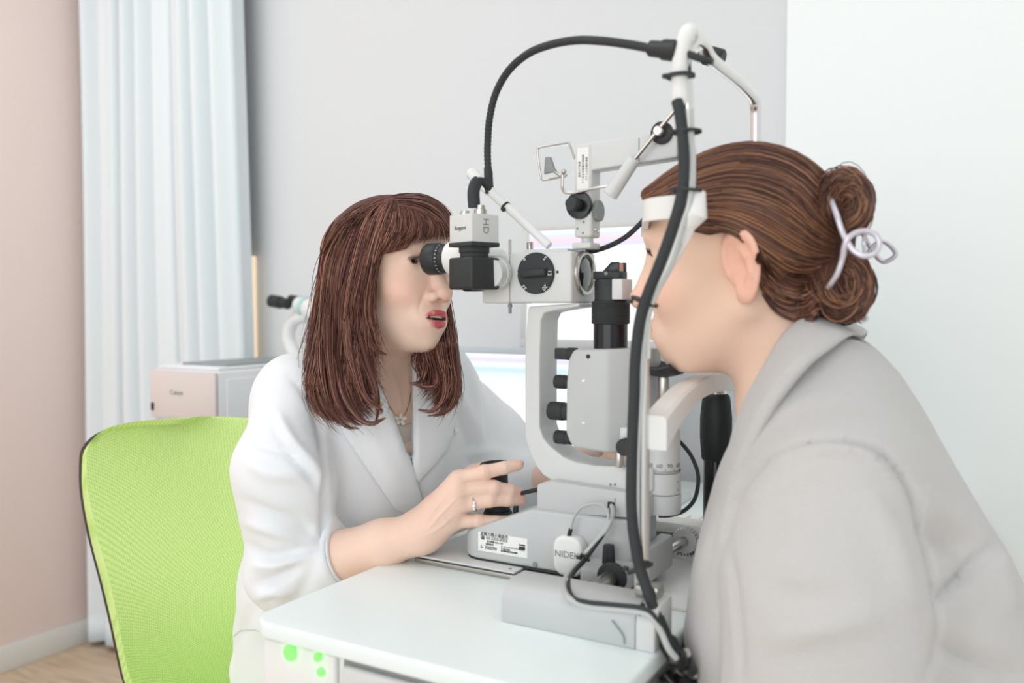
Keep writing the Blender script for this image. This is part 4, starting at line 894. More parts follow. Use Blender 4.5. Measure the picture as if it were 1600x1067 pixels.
def folds(V, Fq, lines, gain=1.0):
    """cloth folds: (photo polyline, height in m, half-width in px) pressed into the facing side of a garment"""
    N = normals(V, Fq); pr = proj(V); facing = np.clip(-(N @ FV) * 3 + .3, 0, 1); off = np.zeros(len(V))
    for pl, amp, wd in lines:
        pl = [tuple(p) for p in crom([(a, b, 0) for a, b in pl], 5)]; pl = [(p[0], p[1]) for p in pl]
        d, t = polydist(pr[:, :2], pl); off += gain * amp * np.exp(-(d / wd) ** 2) * np.sin(np.clip(t, .02, .98) * PI) ** .6
    return V + N * (off * facing)[:, None]
def wob(V, amp, fr, seed):
    r = np.random.default_rng(seed); o = np.zeros(len(V))
    for _ in range(7): k = r.normal(size=3) * fr; o += np.sin(V @ k + r.uniform(0, 6.3))
    return o * amp / 2.6
def inpoly(xy, poly):
    x, y = xy[:, 0], xy[:, 1]; ins = np.zeros(len(xy), bool); j = len(poly) - 1
    for i in range(len(poly)):
        xi, yi = poly[i]; xj, yj = poly[j]
        c = ((yi > y) != (yj > y)) & (x < (xj - xi) * (y - yi) / ((yj - yi) or 1e-9) + xi); ins ^= c; j = i
    return ins
def view_poly(P, poly):
    """signed distance (m) to the prism swept by a photo outline"""
    pr = proj(P); d, _ = polydist(pr[:, :2], list(poly) + [poly[0]]); s = np.where(inpoly(pr[:, :2], poly), -1, 1); return (s * d * pr[:, 2] / F).astype(np.float32)
def bvh(V, Fq): return BVHTree.FromPolygons([tuple(p) for p in V], [tuple(int(i) for i in f) for f in Fq])
def patch(tree, poly, off, th, step=6, dfl=None, edge=3):
    """a cloth panel: photo outline laid onto a garment, real thickness"""
    poly = np.array(poly, float); x0, y0 = poly.min(0); x1, y1 = poly.max(0); 
    bm = bmesh.new(); vs = [bm.verts.new((p[0], p[1], 0)) for p in np.concatenate([np.array([[a[0] + (b[0] - a[0]) * t, a[1] + (b[1] - a[1]) * t] for t in np.linspace(0, 1, max(2, int(np.hypot(*(b - a)) / step)), endpoint=False)]) for a, b in zip(poly, np.roll(poly, -1, 0))])]
    fc = bm.faces.new(vs)
    n = int(max(x1 - x0, y1 - y0) / step)
    for k in range(1, n + 1):
        for no, co in (((1, 0, 0), (x0 + k * step, 0, 0)), ((0, 1, 0), (0, y0 + k * step, 0))):
            bmesh.ops.bisect_plane(bm, geom=bm.verts[:] + bm.edges[:] + bm.faces[:], plane_co=co, plane_no=no)
    bm.verts.index_update(); pts = [(v.co.x, v.co.y) for v in bm.verts]; fs = [[v.index for v in f.verts] for f in bm.faces]
    bd = {v.index for v in bm.verts if v.is_boundary}; bed = [(e.verts[0].index, e.verts[1].index) for e in bm.edges if e.is_boundary]; bm.free()
    top = []; last = None
    for i, (x, y) in enumerate(pts):
        r = ray(x, y); rn = r / np.linalg.norm(r); hit = tree.ray_cast(Vector(CAM), Vector(rn))
        if hit[0] is not None and (dfl is None or hit[3] < dfl): p = np.array(hit[0]); last = hit[3]
        else: p = CAM + rn * (last if last else (dfl or 1.1))
        top.append(p - rn * (off if i not in bd else off * .75))
    top = np.array(top)
    n = len(top); dirs = (top - CAM) / np.linalg.norm(top - CAM, axis=1)[:, None]; bot = top + dirs * th
    V = np.concatenate([top, bot]); Fc = fs + [[i + n for i in f[::-1]] for f in fs]
    for a, b in bed: Fc.append([a, b, b + n, a + n])
    bm = bmesh.new(); bv = [bm.verts.new(p) for p in V]
    for f in Fc:
        try: bm.faces.new([bv[i] for i in f])
        except ValueError: pass
    bmesh.ops.recalc_face_normals(bm, faces=bm.faces[:])
    for v in bm.verts: pass
    m = MB(); m.bm(bm); return m
def rotm(yaw, pitch, roll):
    c, s = math.cos(yaw), math.sin(yaw); Rz = np.array([[c, -s, 0], [s, c, 0], [0, 0, 1]])
    c, s = math.cos(-pitch), math.sin(-pitch); Ry = np.array([[c, 0, s], [0, 1, 0], [-s, 0, c]])
    c, s = math.cos(roll), math.sin(roll); Rx = np.array([[1, 0, 0], [0, c, -s], [0, s, c]]); return Rz @ Ry @ Rx
class Head:
    def __init__(s, pos, yaw, pitch, roll, scale, zst=1.0, mouth=0.0, ears=(1, -1), crown=1.0, fat=1.0, cran=((-.012, 0, .028), (.098, .076, .088))):
        s.cran = cran
        s.pos = np.array(pos, float); s.R = rotm(math.radians(yaw), math.radians(pitch), math.radians(roll)); s.sc = scale; s.zst = zst; s.mo = mouth; s.ears = ears; s.crown = crown; s.fat = fat
    def loc(s, P): 
        Q = ((P - s.pos) @ s.R / s.sc); Q = Q.astype(np.float32); Q[:, 2] = np.where(Q[:, 2] < 0, Q[:, 2] / s.zst, Q[:, 2] / s.crown); return Q
    def wld(s, p):
        p = np.array(p, float); p = np.atleast_2d(p).copy(); p[:, 2] = np.where(p[:, 2] < 0, p[:, 2] * s.zst, p[:, 2] * s.crown); r = s.pos + s.sc * (p @ s.R.T); return r if len(r) > 1 else r[0]
    def sdf(s, P):
        Q = s.loc(P); S_ = Q.copy(); S_[:, 1] = np.abs(Q[:, 1]); mo = s.mo
        d = ell(S_, *s.cran); d = smin(d, ell(S_, (.026, 0, .020), (.060, .060, min(.058, s.cran[1][2] * .66))), .02)
        fc = ell(S_, (.026, 0, -.038), (.060, .058 * s.fat, .078)); d = smin(d, fc, .02)
        d = smin(d, cap(S_, (-.005, .050 * s.fat, -.050), (.052, .017, -.096 - mo), .018, .0145), .022)
        d = smin(d, sph(S_, (.066, 0, -.0985 - mo), .0160), .016); d = smin(d, sph(S_, (.052, .034 * s.fat, -.036), .0235), .02)
        d = smin(d, ell(S_, (.020, 0, -.075), (.055, .046 * s.fat, .032)), .02)
        d = smin(d, cap(S_, (.076, .012, .019), (.062, .044, .018), .010, .008), .014)
        d = smax(d, -ell(S_, (.093, .031, -.001), (.015, .020, .011)), .012)
        d = smin(d, cap(S_, (.080, 0, .006), (.1005, 0, -.038), .0068, .0088), .010)
        d = smin(d, sph(S_, (.1015 * 1, 0, -.0415), .0102), .006); d = smin(d, ell(S_, (.0915, .0118, -.0460), (.009, .0062, .0068)), .005)
        d = smax(d, -ell(S_, (.0975, .0062, -.0525), (.0052, .0034, .0040)), .0025)
        d = smin(d, ell(S_, (.072, 0, -.074 - mo * .4), (.019, .029, .020)), .012)
        d = smin(d, sph(S_, (.0655, .031, 0), .0147), .0045)
        d = smax(d, -ell(S_, (.0845, .0305, -.0008), (.010, .0132, .0050)), .0012)
        d = smin(d, cap(S_, (.0712, .018, .0062), (.0690, .043, .0062), .0080, .0070), .004) if False else d
        ul = smin(cap(S_, (.0930, .0, -.0662), (.0905, .010, -.0672), .0034, .0030), cap(S_, (.0905, .010, -.0670), (.0835, .0200, -.0712), .0030, .0015), .003)
        ll = smin(cap(S_, (.0915, 0, -.0788 - mo), (.0880, .010, -.0775 - mo * .8), .0044, .0038), cap(S_, (.0880, .010, -.0775 - mo * .8), (.0832, .0192, -.0725 - mo * .2), .0038, .0015), .003)
        d = smin(d, ul, .003); d = smin(d, ll, .003)
        d = smax(d, -ell(S_, (.0930, 0, -.0717 - mo * .5), (.016, .0175, .0009 + mo * .52)), .0012)
        for e in s.ears:
            c = math.cos(.34); sn = -math.sin(.34); q = Q - A3((-.010, e * .0745, -.014)); q = q * A3((1, e, 1))
            ex = q[:, 0] * c + q[:, 1] * sn; en = -q[:, 0] * sn + q[:, 1] * c; t = .16; ex2 = ex * math.cos(t) - q[:, 2] * math.sin(t); ez = ex * math.sin(t) + q[:, 2] * math.cos(t); E_ = np.stack([ex2 + .004, en - .004, ez], 1).astype(np.float32)
            rx = .0165 + .004 * np.clip(E_[:, 2] / .03, -1, 1); rho = np.sqrt((E_[:, 0] / rx) ** 2 + (E_[:, 2] / .0300) ** 2); 
            plate = smax((rho - 1) * .016, np.abs(E_[:, 1] - .10 * np.maximum(-E_[:, 0], 0)) - .0028, .003)
            ang = np.arctan2(E_[:, 2], E_[:, 0]); rim = np.sqrt(((rho - .90) * .018) ** 2 + (E_[:, 1] - .0030 - .10 * np.maximum(-E_[:, 0], 0)) ** 2) - .0031
            rim = np.where((ang > -1.1) & (ang < -.1), rim + .006, rim)
            ear = smin(plate, rim, .002); ear = smin(ear, ell(E_, (.0045, .0005, -.0260), (.0078, .0042, .0082)), .004)
            ear = smin(ear, chain(E_, [(-.001, .003, -.018), (-.0075, .0035, -.008), (-.0065, .0035, .006), (.001, .003, .016)], [.0028, .003, .0028, .002], .003), .002)
            ear = smax(ear, -ell(E_, (.0035, .0040, -.0040), (.0075, .0062, .0105)), .002); ear = smin(ear, ell(E_, (.0135, .0020, -.0050), (.0042, .0042, .0060)), .003)
            root_ = ell(E_, (.008, -.006, -.002), (.010, .008, .022)); d = smin(d, smin(ear, root_, .004), .004)
        return d * s.sc * .95
    def color(s, V, skin, lip, brow):
        Q = s.loc(V); S_ = Q.copy(); S_[:, 1] = np.abs(Q[:, 1]); mo = s.mo; c = np.tile(np.array(srgb(skin)), (len(V), 1))
        def blend(w, col): nonlocal c; w = np.clip(w, 0, 1)[:, None]; c = c * (1 - w) + np.array(srgb(col)) * w
        pinker = (min(255, skin[0]), int(skin[1] * .86), int(skin[2] * .84))
        blend(np.exp(-(sph(S_, (.060, .040, -.036), .0) / .024) ** 2) * .55, pinker); blend(np.exp(-(sph(S_, (.104, 0, -.045), 0) / .014) ** 2) * .4, pinker)
        ear = np.clip((np.abs(Q[:, 1]) - .0705) / .006, 0, 1) * np.clip((.012 - Q[:, 0]) / .010, 0, 1) * np.clip((.046 - np.abs(Q[:, 2] + .012)) / .008, 0, 1); blend(ear * .42, (240, 160, 138))
        ul = np.minimum(cap(S_, (.0930, .0, -.0662), (.0905, .010, -.0672), .0034, .0032), cap(S_, (.0905, .010, -.0672), (.0835, .0200, -.0714), .0032, .0015))
        ll = np.minimum(cap(S_, (.0915, 0, -.0785 - mo), (.0880, .010, -.0772 - mo * .8), .0045, .0040), cap(S_, (.0880, .010, -.0772 - mo * .8), (.0832, .0192, -.0725 - mo * .2), .0040, .0015))
        w = np.clip((.0012 - np.minimum(ul, ll)) / .0012, 0, 1) * (Q[:, 0] > .074); blend(w, lip)
        inner = ell(S_, (.0900, 0, -.0717 - mo * .5), (.012, .019, .0010 + mo * .5)); blend((inner < .0004) * (Q[:, 0] < .0885) * (Q[:, 0] > .06) * .9, (96, 34, 34))
        b = np.minimum(cap(S_, (.080, .014, .0185), (.074, .034, .0235), .0030, .0030), cap(S_, (.074, .034, .0235), (.062, .050, .0180), .0030, .0014)); blend(np.clip(.7 - b / .0022, 0, .85), brow)
        lr = np.abs(ell(S_, (.0845, .0305, -.0008), (.010, .0138, .0056))); blend(np.clip(1 - lr / .0011, 0, 1) * (S_[:, 2] > -.001) * (Q[:, 0] > .07) * .9, (50, 34, 30)); blend(np.clip(1 - lr / .0010, 0, 1) * (S_[:, 2] < -.001) * (Q[:, 0] > .07) * .35, (120, 80, 70))
        blend(np.exp(-(sph(S_, (.0975, .0062, -.0525), 0) / .0042) ** 2) * .7, (130, 70, 60))
        return c
skin_m = mat('skin', (236, 200, 178), .46, attr='Col', bump=.05, bscale=700, sss=.12, spec=.35)
eye_m = mat('eye', (255, 255, 255), .08, attr='Col', coat=1)
hair_m = mat('hair_strands', (110, 64, 50), .42, attr='Col', spec=.45)
hairb_m = mat('hair_base', (84, 46, 36), .7, attr='Col')
teeth_m = mat('teeth', (240, 234, 224), .25)
jacket_m = mat('white_jacket_cloth', (238, 241, 244), .85, bump=.12, bscale=900, sheen=.15)
seam_m = mat('jacket_shadow_seam', (205, 210, 216), .9)
shirt_m = mat('beige_top', (214, 204, 190), .85)
coat_m = mat('pale_grey_wool_coat', (201, 199, 197), .95, noise=.03, nscale=260, bump=.6, bscale=420, sheen=.35)
gold_m = mat('gold', (232, 196, 150), .22, 1); pearl_m = mat('pearl_white', (246, 242, 232), .25, coat=.6); gem_m = mat('clear_gem', (250, 250, 252), .04, .2, coat=1)
clip_m = mat('pale_lilac_metal', (214, 212, 222), .32, .35)
def eyeballs(H, par, who, gaze, only=(1, -1)):
    for e in only:
        c = H.wld((.0655, e * .031, 0)); r = .01265 * H.sc; g = np.array(gaze, float); g /= np.linalg.norm(g)
        bm = bmesh.new(); bmesh.ops.create_uvsphere(bm, u_segments=40, v_segments=32, radius=1)
        zq = Vector(g).to_track_quat('Z', 'Y').to_matrix().to_4x4(); bm.transform(Matrix.Translation(Vector(c)) @ zq @ Matrix.Scale(r, 4))
        mb_ = MB(); mb_.bm(bm); o = mb_.build('eyeball', eye_m, par, sharp=3); V = np.array(mb_.v); u = (V - c) / r; an = np.arccos(np.clip(u @ g, -1, 1))
        col = np.tile(np.array(srgb((238, 232, 226))), (len(V), 1)); col[an < .50] = srgb((70, 44, 34)); col[(an < .50) & (an > .42)] = srgb((44, 28, 24)); col[an < .22] = srgb((14, 12, 12))
        a = o.data.color_attributes.new('Col', 'FLOAT_COLOR', 'POINT'); a.data.foreach_set('color', np.concatenate([col, np.ones((len(V), 1))], 1).astype(np.float32).ravel())
def lashes(H, par, col, only=(1, -1)):
    mb_ = MB()
    for e in only:
        for i in range(22):
            t = -1 + 2 * i / 21; a = np.array((.0800 - .0045 * abs(t), e * (.0305 + .0122 * t), .0042 * (1 - t * t) + .0002)); n = np.array((1, e * .35 * t, .45)); n /= np.linalg.norm(n)
            pts = [H.wld(a), H.wld(a + n * .0035 + [0, 0, .0003]), H.wld(a + n * .0060 + [0, 0, .0022])]; mb_.tube(pts, [.0003, .00022, .00008], 4)
    mb_.build('eyelashes', M['ink'], par)['kind'] = 'stuff'
class Strands:
    """hair: guides are interpolated across a sheet; every strand is a fine tapered tube with its own tone"""
    def __init__(s, tones): s.v = []; s.f = []; s.c = []; s.n = 0; s.t = [np.array(srgb(t)) for t in tones]
    def add(s, P, r, tone=None, seg=3):
        P = np.asarray(P, float); n = len(P); T = np.gradient(P, axis=0); T /= np.linalg.norm(T, axis=1)[:, None] + 1e-12
        a = np.cross(T, np.array([.3, .5, .81])); a /= np.linalg.norm(a, axis=1)[:, None] + 1e-12; b = np.cross(T, a)
        taper = np.clip(np.minimum(np.linspace(.6, 3.5, n), np.linspace(4, .15, n)), 0, 1) * r
        ring = np.stack([P + taper[:, None] * (a * math.cos(2 * PI * k / seg) + b * math.sin(2 * PI * k / seg)) for k in range(seg)], 1).reshape(-1, 3)
        i = np.arange(n - 1)[:, None] * seg + np.arange(seg)[None]; j = np.arange(n - 1)[:, None] * seg + (np.arange(seg)[None] + 1) % seg
        s.v.append(ring); s.f.append(np.stack([i, j, j + seg, i + seg], -1).reshape(-1, 4) + s.n); s.n += len(ring)
        if tone is None: k = rng.integers(len(s.t)); tone = s.t[k] * rng.uniform(.72, 1.28)
        s.c.append(np.tile(tone, (len(ring), 1)))
    def sheet(s, guides, n, r=.00055, jit=.003, wave=.002, npts=18, ends=.10, clump=.5, lift=0):
        G_ = np.stack([resample(g, npts) for g in guides]); m = len(guides); cl = np.sort(rng.uniform(0, m - 1, max(3, n // 22)))
        for q in range(n):
            u = rng.uniform(0, m - 1); c = cl[np.argmin(np.abs(cl - u))]; tt = np.linspace(0, 1, npts); uu = u + (c - u) * clump * tt ** 1.5
            i = np.clip(uu.astype(int), 0, m - 2); fr = (uu - i)[:, None]; im = np.maximum(i - 1, 0); ip = np.minimum(i + 2, m - 1); ar = np.arange(npts)
            a, b, c2, d = G_[im, ar], G_[i, ar], G_[i + 1, ar], G_[ip, ar]
            P = .5 * (2 * b + (c2 - a) * fr + (2 * a - 5 * b + 4 * c2 - d) * fr ** 2 + (3 * b - a - 3 * c2 + d) * fr ** 3)
            o1 = rng.normal(size=3) * jit; o2 = rng.normal(size=3) * jit; ph = rng.uniform(0, 6.3)
            P = P + o1 * (1 - tt)[:, None] * .6 + o2 * tt[:, None] + (np.sin(tt * 7 + ph) * wave * tt)[:, None] * rng.normal(size=3)
            e = int(npts * (1 - rng.uniform(0, ends))); s.add(P[:max(5, e)], r * rng.uniform(.7, 1.4))
        return s
    def build(s, name, par, label=None):
        return qmesh(name, np.concatenate(s.v), np.concatenate(s.f), hair_m, par, label, np.concatenate(s.c))
def resample(g, n):
    P = np.array(crom(g, 8)); L = np.concatenate([[0], np.linalg.norm(np.diff(P, axis=0), axis=1).cumsum()]); t = np.linspace(0, L[-1], n); return np.stack([np.interp(t, L, P[:, i]) for i in range(3)], 1)
def base_sheet(guides, th, tone, name, par, npts=20, sub=6, inward=None, V0=None):
    G_ = np.stack([resample(g, npts) for g in guides]); m = len(guides); rows = []
    for q in range((m - 1) * sub + 1):
        u = min(q / sub, m - 1 - 1e-6); i = int(u); fr = u - i; a, b, c, d = G_[max(i - 1, 0)], G_[i], G_[i + 1], G_[min(i + 2, m - 1)]
        rows.append(.5 * (2 * b + (c - a) * fr + (2 * a - 5 * b + 4 * c - d) * fr ** 2 + (3 * b - a - 3 * c + d) * fr ** 3))
    A = np.array(rows); n1, n2 = A.shape[:2]; cen = np.array(inward, float); dr = cen - A; dr[..., 2] *= .2; dr /= np.linalg.norm(dr, axis=2)[..., None] + 1e-9
    top = A + dr * .002; bot = A + dr * (.002 + th); V = np.concatenate([top.reshape(-1, 3), bot.reshape(-1, 3)]); N = n1 * n2; Fq = []
    for j in range(n1 - 1):
        for i in range(n2 - 1): a = j * n2 + i; Fq.append([a, a + 1, a + n2 + 1, a + n2]); Fq.append([N + a, N + a + n2, N + a + n2 + 1, N + a + 1])
    for j in range(n1 - 1):
        for i in (0, n2 - 1): a = j * n2 + i; Fq.append([a, a + n2, N + a + n2, N + a])
    for i in range(n2 - 1):
        for j in (0, n1 - 1): a = j * n2 + i; Fq.append([a, a + 1, N + a + 1, N + a])
    col = np.tile(np.array(srgb(tone)), (len(V), 1)) * (1 + .25 * np.sin(np.repeat(np.arange(n1), n2) * 1.7))[:, None].repeat(1, 1).repeat(1, 0).reshape(-1, 1)[np.tile(np.arange(N), 2)]
    return V, np.array(Fq), col
def ray_ell(H, px, py, c, r, out=1.0):
    """photo point -> the front of an ellipsoid in head coordinates (closest point if the ray misses)"""
    o = (CAM - H.pos) @ H.R / H.sc; d = (ray(px, py)) @ H.R / H.sc; c = np.array(c); r = np.array(r) * out; o2 = (o - c) / r; d2 = d / r
    A = d2 @ d2; B = o2 @ d2; C_ = o2 @ o2 - 1; disc = B * B - A * C_
    t = (-B - math.sqrt(disc)) / A if disc > 0 else -B / A
    return CAM + ray(px, py) * t
# ------------------------------------------------------------------ the doctor
DH = Head((-.372, .060, 1.098), -10, 3, -4, .98, zst=1.0, mouth=.0036, ears=(), crown=.90, fat=.86, cran=((-.008, 0, .026), (.092, .075, .082)))
for _ in range(4):   # slide the head so that the near eye sits just behind the eyepiece
    e_ = proj(DH.wld((.0785, -.031, 0))[None])[0]; DH.pos = DH.pos + RV * (649 - e_[0]) * e_[2] / F - UV * (407 - e_[1]) * e_[2] / F
doc = thing('person', 'woman with long brown hair in a white jacket, seated, one hand on the joystick', 'person', (-.42, .13, 0))
def W(x, y, D): return Pd(x, y, D)
# torso landmarks
shR, shL = W(462, 622, 1.150), W(722, 650, 1.33); nk = W(608, 590, 1.225); chest = W(600, 700, 1.235); waist = W(532, 900, 1.30); hip = W(505, 1060, 1.34)
sx = (shL - shR); sx /= np.linalg.norm(sx); upv = nk - waist; upv /= np.linalg.norm(upv); nx = np.cross(sx, upv); nx /= np.linalg.norm(nx); upt = np.cross(nx, sx)
if nx @ FV > 0: nx = -nx
RT = np.stack([sx, nx, upt], 1)
elR, wrR = W(452, 893, 1.110), W(652, 834, 1.058)
headc = DH.wld((-.03, 0, -.06))
def doc_skin(P):
    d = DH.sdf(P)
    d = smin(d, cap(P, headc, nk + upt * .005, .050, .052), .03)
    ch = ell(P, chest + upt * -.01 - nx * .01, (.135, .088, .15), RT); tr = cap(P, nk - upt * .02, shR + upt * .005, .045, .04); tr2 = cap(P, nk - upt * .02, shL + upt * .005, .045, .04)
    return smin(smin(smin(ch, tr, .03), tr2, .03), d, .035)
lo_ = np.minimum(DH.pos, chest) - .15; hi_ = np.maximum(DH.pos, chest) + .15; lo_[2] = chest[2] - .12
hv, hf = surface_nets(doc_skin, lo_, hi_, .0021)
hv = folds(hv, hf, [(((670, 446), (661, 462), (656, 476), (655, 492)), -.0014, 3.0), (((630, 418), (642, 425), (655, 427)), -.0008, 2.2), (((634, 398), (646, 396), (656, 400)), -.0007, 1.8),
    (((622, 410), (628, 409), (633, 407)), -.0006, 1.5), (((650, 500), (655, 512), (664, 520)), -.0007, 3), (((604, 560), (618, 600), (628, 640)), .0020, 5), (((636, 566), (638, 600), (636, 640)), .0016, 5), (((660, 470), (640, 462), (620, 460)), .0012, 10)])
NEAR = {}
def hand_pts():
    j = lambda *a: [W(*q) for q in a]
    fing = [
        (j((716, 749, 1.040), (756, 738, 1.035), (787, 731, 1.040), (810, 726.5, 1.046)), [.0100, .0086, .0078, .0066]),
        (j((714, 767, 1.036), (772, 762, 1.036), (796, 766, 1.044), (812, 770, 1.054)), [.0100, .0084, .0074, .0060]),
        (j((718, 789, 1.038), (765, 781, 1.036), (793, 781, 1.044), (814, 782, 1.055)), [.0100, .0084, .0076, .0064]),
        (j((706, 815, 1.044), (748, 813, 1.040), (775, 815, 1.043), (796, 813, 1.048)), [.0090, .0076, .0070, .0060])]
    thumb = (j((680, 790, 1.075), (712, 762, 1.098), (738, 738, 1.104), (756, 730, 1.100)), [.014, .0115, .0095, .008])
    return fing, thumb
FG, TH = hand_pts()
def doc_hand(P):
    fing, th = FG, TH
    palm = None
    for i, (pts, rs) in enumerate(fing):
        base = wrR + (pts[0] - wrR) * .12 + np.array([0, 0, (-.006, -.002, .001, .003)[3 - i]]); c = cap(P, base, pts[0], .0150, .0112); palm = c if palm is None else smin(palm, c, .016)
    palm = smin(palm, cap(P, wrR + (th[0][0] - wrR) * .3, th[0][0], .015, .014), .015)
    palm = smin(palm, cap(P, W(690, 800, 1.052), W(700, 790, 1.052), .024, .020), .01)
    d = palm
    for pts, rs in fing: 
        f_ = chain(P, pts, rs, .003); f_ = smin(f_, sph(P, pts[1], rs[1] * 1.05), .002); d = smin(d, f_, .0045)
    d = smin(d, chain(P, th[0], th[1], .004), .006)
    fa = elR + (wrR - elR) * .35
    d = smin(d, chain(P, [fa, wrR - (wrR - elR) * .25, wrR + (wrR - elR) * .05], [.035, .0265, .0220], .02), .02)
    return d
hand_all = np.array([p for f_ in FG for p in f_[0]] + [p for p in TH[0]] + [wrR, elR])
rv, rf = surface_nets(doc_hand, hand_all.min(0) - .05, hand_all.max(0) + .05, .0016)
def veins(V, Fq, lines): return folds(V, Fq, lines)
rv = folds(rv, rf, [(((668, 828), (685, 808), (700, 792), (716, 775)), .0013, 2.2), (((664, 838), (690, 822), (712, 803)), .0012, 2.2), (((662, 818), (680, 795), (700, 770)), .0012, 2.2),
    (((590, 850), (625, 838), (660, 826)), .0008, 3), (((690, 808), (702, 816)), .001, 2), (((752, 731), (754, 744)), -.0007, 1.2), (((758, 731), (760, 744)), -.0007, 1.2), (((786, 724), (787, 737)), -.0006, 1.1),
    (((763, 772), (765, 788)), -.0006, 1.2), (((750, 806), (751, 820)), -.0006, 1.2), (((774, 809), (775, 820)), -.0005, 1.1), (((722, 755), (742, 752), (760, 750)), -.0012, 1.6), (((722, 778), (745, 772)), -.0010, 1.5), (((720, 803), (740, 801)), -.0012, 1.6)])
# far arm and hand
shE = W(790, 760, 1.30); wrL = W(868, 748, 1.215)
LF = [([W(925, 712, 1.165), W(958, 708, 1.145), W(990, 712, 1.130)], [.010, .009, .0075]), ([W(920, 722, 1.160), W(955, 720, 1.138), W(985, 724, 1.125)], [.010, .009, .0075]), ([W(912, 734, 1.160), W(945, 734, 1.140), W(972, 736, 1.130)], [.010, .0085, .007]), ([W(905, 744, 1.165), W(932, 747, 1.148), W(955, 748, 1.140)], [.009, .0078, .0065]), ([W(895, 712, 1.17), W(915, 703, 1.14), W(935, 704, 1.12)], [.012, .010, .008])]
def doc_left(P):
    d = chain(P, [shE, wrL], [.036, .026], .02)
    for pts, rs in LF: d = smin(smin(d, cap(P, wrL, pts[0], .018, .0115), .012), chain(P, pts, rs, .003), .004)
    return d
al = np.array([p for f_ in LF for p in f_[0]] + [shE, wrL]); lv, lf_ = surface_nets(doc_left, al.min(0) - .05, al.max(0) + .05, .003)
# legs and seat under the clothes (coarse)
knR, knL = hip + np.array([.36, -.16, -.03]), hip + np.array([.34, .10, -.03]); knR[2] = knL[2] = .53; ftR, ftL = knR + [.02, -.02, -.46], knL + [.02, .03, -.46]
hipR, hipL = hip + sx * -.03, hip + sx * .11; hipR[2] = hipL[2] = .52; hip[2] = .52
def doc_low(P):
    d = smin(cap(P, waist, hip, .10, .13), smin(cap(P, hipR, knR, .075, .05), cap(P, hipL, knL, .075, .05), .02), .03)
    d = smin(d, smin(cap(P, knR, ftR, .05, .035), cap(P, knL, ftL, .05, .035), .01), .02); d = smin(d, cap(P, chest, waist, .09, .10), .03)
    for f_ in (ftR, ftL): d = smin(d, cap(P, f_ + [0, 0, -.005], f_ + [.13, -.02, -.02], .032, .028), .02)
    for a, b in ((shR, elR), (shL, shE)): d = smin(d, cap(P, a, b, .045, .036), .02)
    return d
pts = np.array([shR, shL, waist, hip, knR, knL, ftR, ftL, elR]); bv_, bf_ = surface_nets(doc_low, np.minimum(pts.min(0) - .16, 9), pts.max(0) + .2, .009)
V, Fq = join([(hv, hf), (rv, rf), (lv, lf_), (bv_, bf_)])
col = DH.color(V, (246, 213, 194), (206, 92, 100), (112, 78, 64))
# hand tones
for pts_, rs in FG:
    d_ = np.linalg.norm(V - pts_[-1], axis=1); w_ = np.clip(1 - d_ / .016, 0, 1)[:, None] * .55; col = col * (1 - w_) + np.array(srgb((240, 176, 158))) * w_
    for k_ in (0, 1): d_ = np.linalg.norm(V - pts_[k_], axis=1); w_ = np.clip(1 - d_ / .014, 0, 1)[:, None] * .3; col = col * (1 - w_) + np.array(srgb((232, 170, 150))) * w_
hw = np.clip(1 - np.linalg.norm(V - W(690, 800, 1.05), axis=1) / .10, 0, 1)[:, None] * .35; col = col * (1 - hw) + np.array(srgb((232, 186, 162))) * hw
body = qmesh('body', V, Fq, skin_m, doc, None, col)
eyeballs(DH, doc, 'd', np.array([1, -.12, .03])); lashes(DH, doc, None)
# nails on the near hand
for (pts_, rs), (dx, dy) in zip((FG[0], FG[3]), ((-1, -3), (-1, -2))):
    t_ = pts_[-1] - pts_[-2]; t_ /= np.linalg.norm(t_); up_ = -FV * .7 + UV * .7; up_ -= t_ * (t_ @ up_); up_ /= np.linalg.norm(up_)
    R_m = Matrix([(*t_, 0), (*np.cross(up_, t_), 0), (*up_, 0), (0, 0, 0, 1)]).transposed(); bm = bmesh.new(); bmesh.ops.create_uvsphere(bm, u_segments=16, v_segments=10, radius=1)
    m_ = MB(); m_.bm(bm, Matrix.Translation(Vector(pts_[-1] + up_ * rs[-1] * .55 + t_ * .0005)) @ R_m @ Matrix.Diagonal((.0062, .0046, .0034, 1))); m_.build('fingernail', mat('nail', (240, 190, 178), .25, coat=.5), body)
# teeth
tp = DH.wld((.079, 0, -.0712)); m_ = MB()
for i in range(-4, 5):
    c_ = DH.wld((.0865 - .0011 * i * i * .35, i * .0042, -.0708)); m_.box(c_ - .0020, c_ + .0020, .0008, 2)
m_.build('teeth', teeth_m, body)['kind'] = 'stuff'
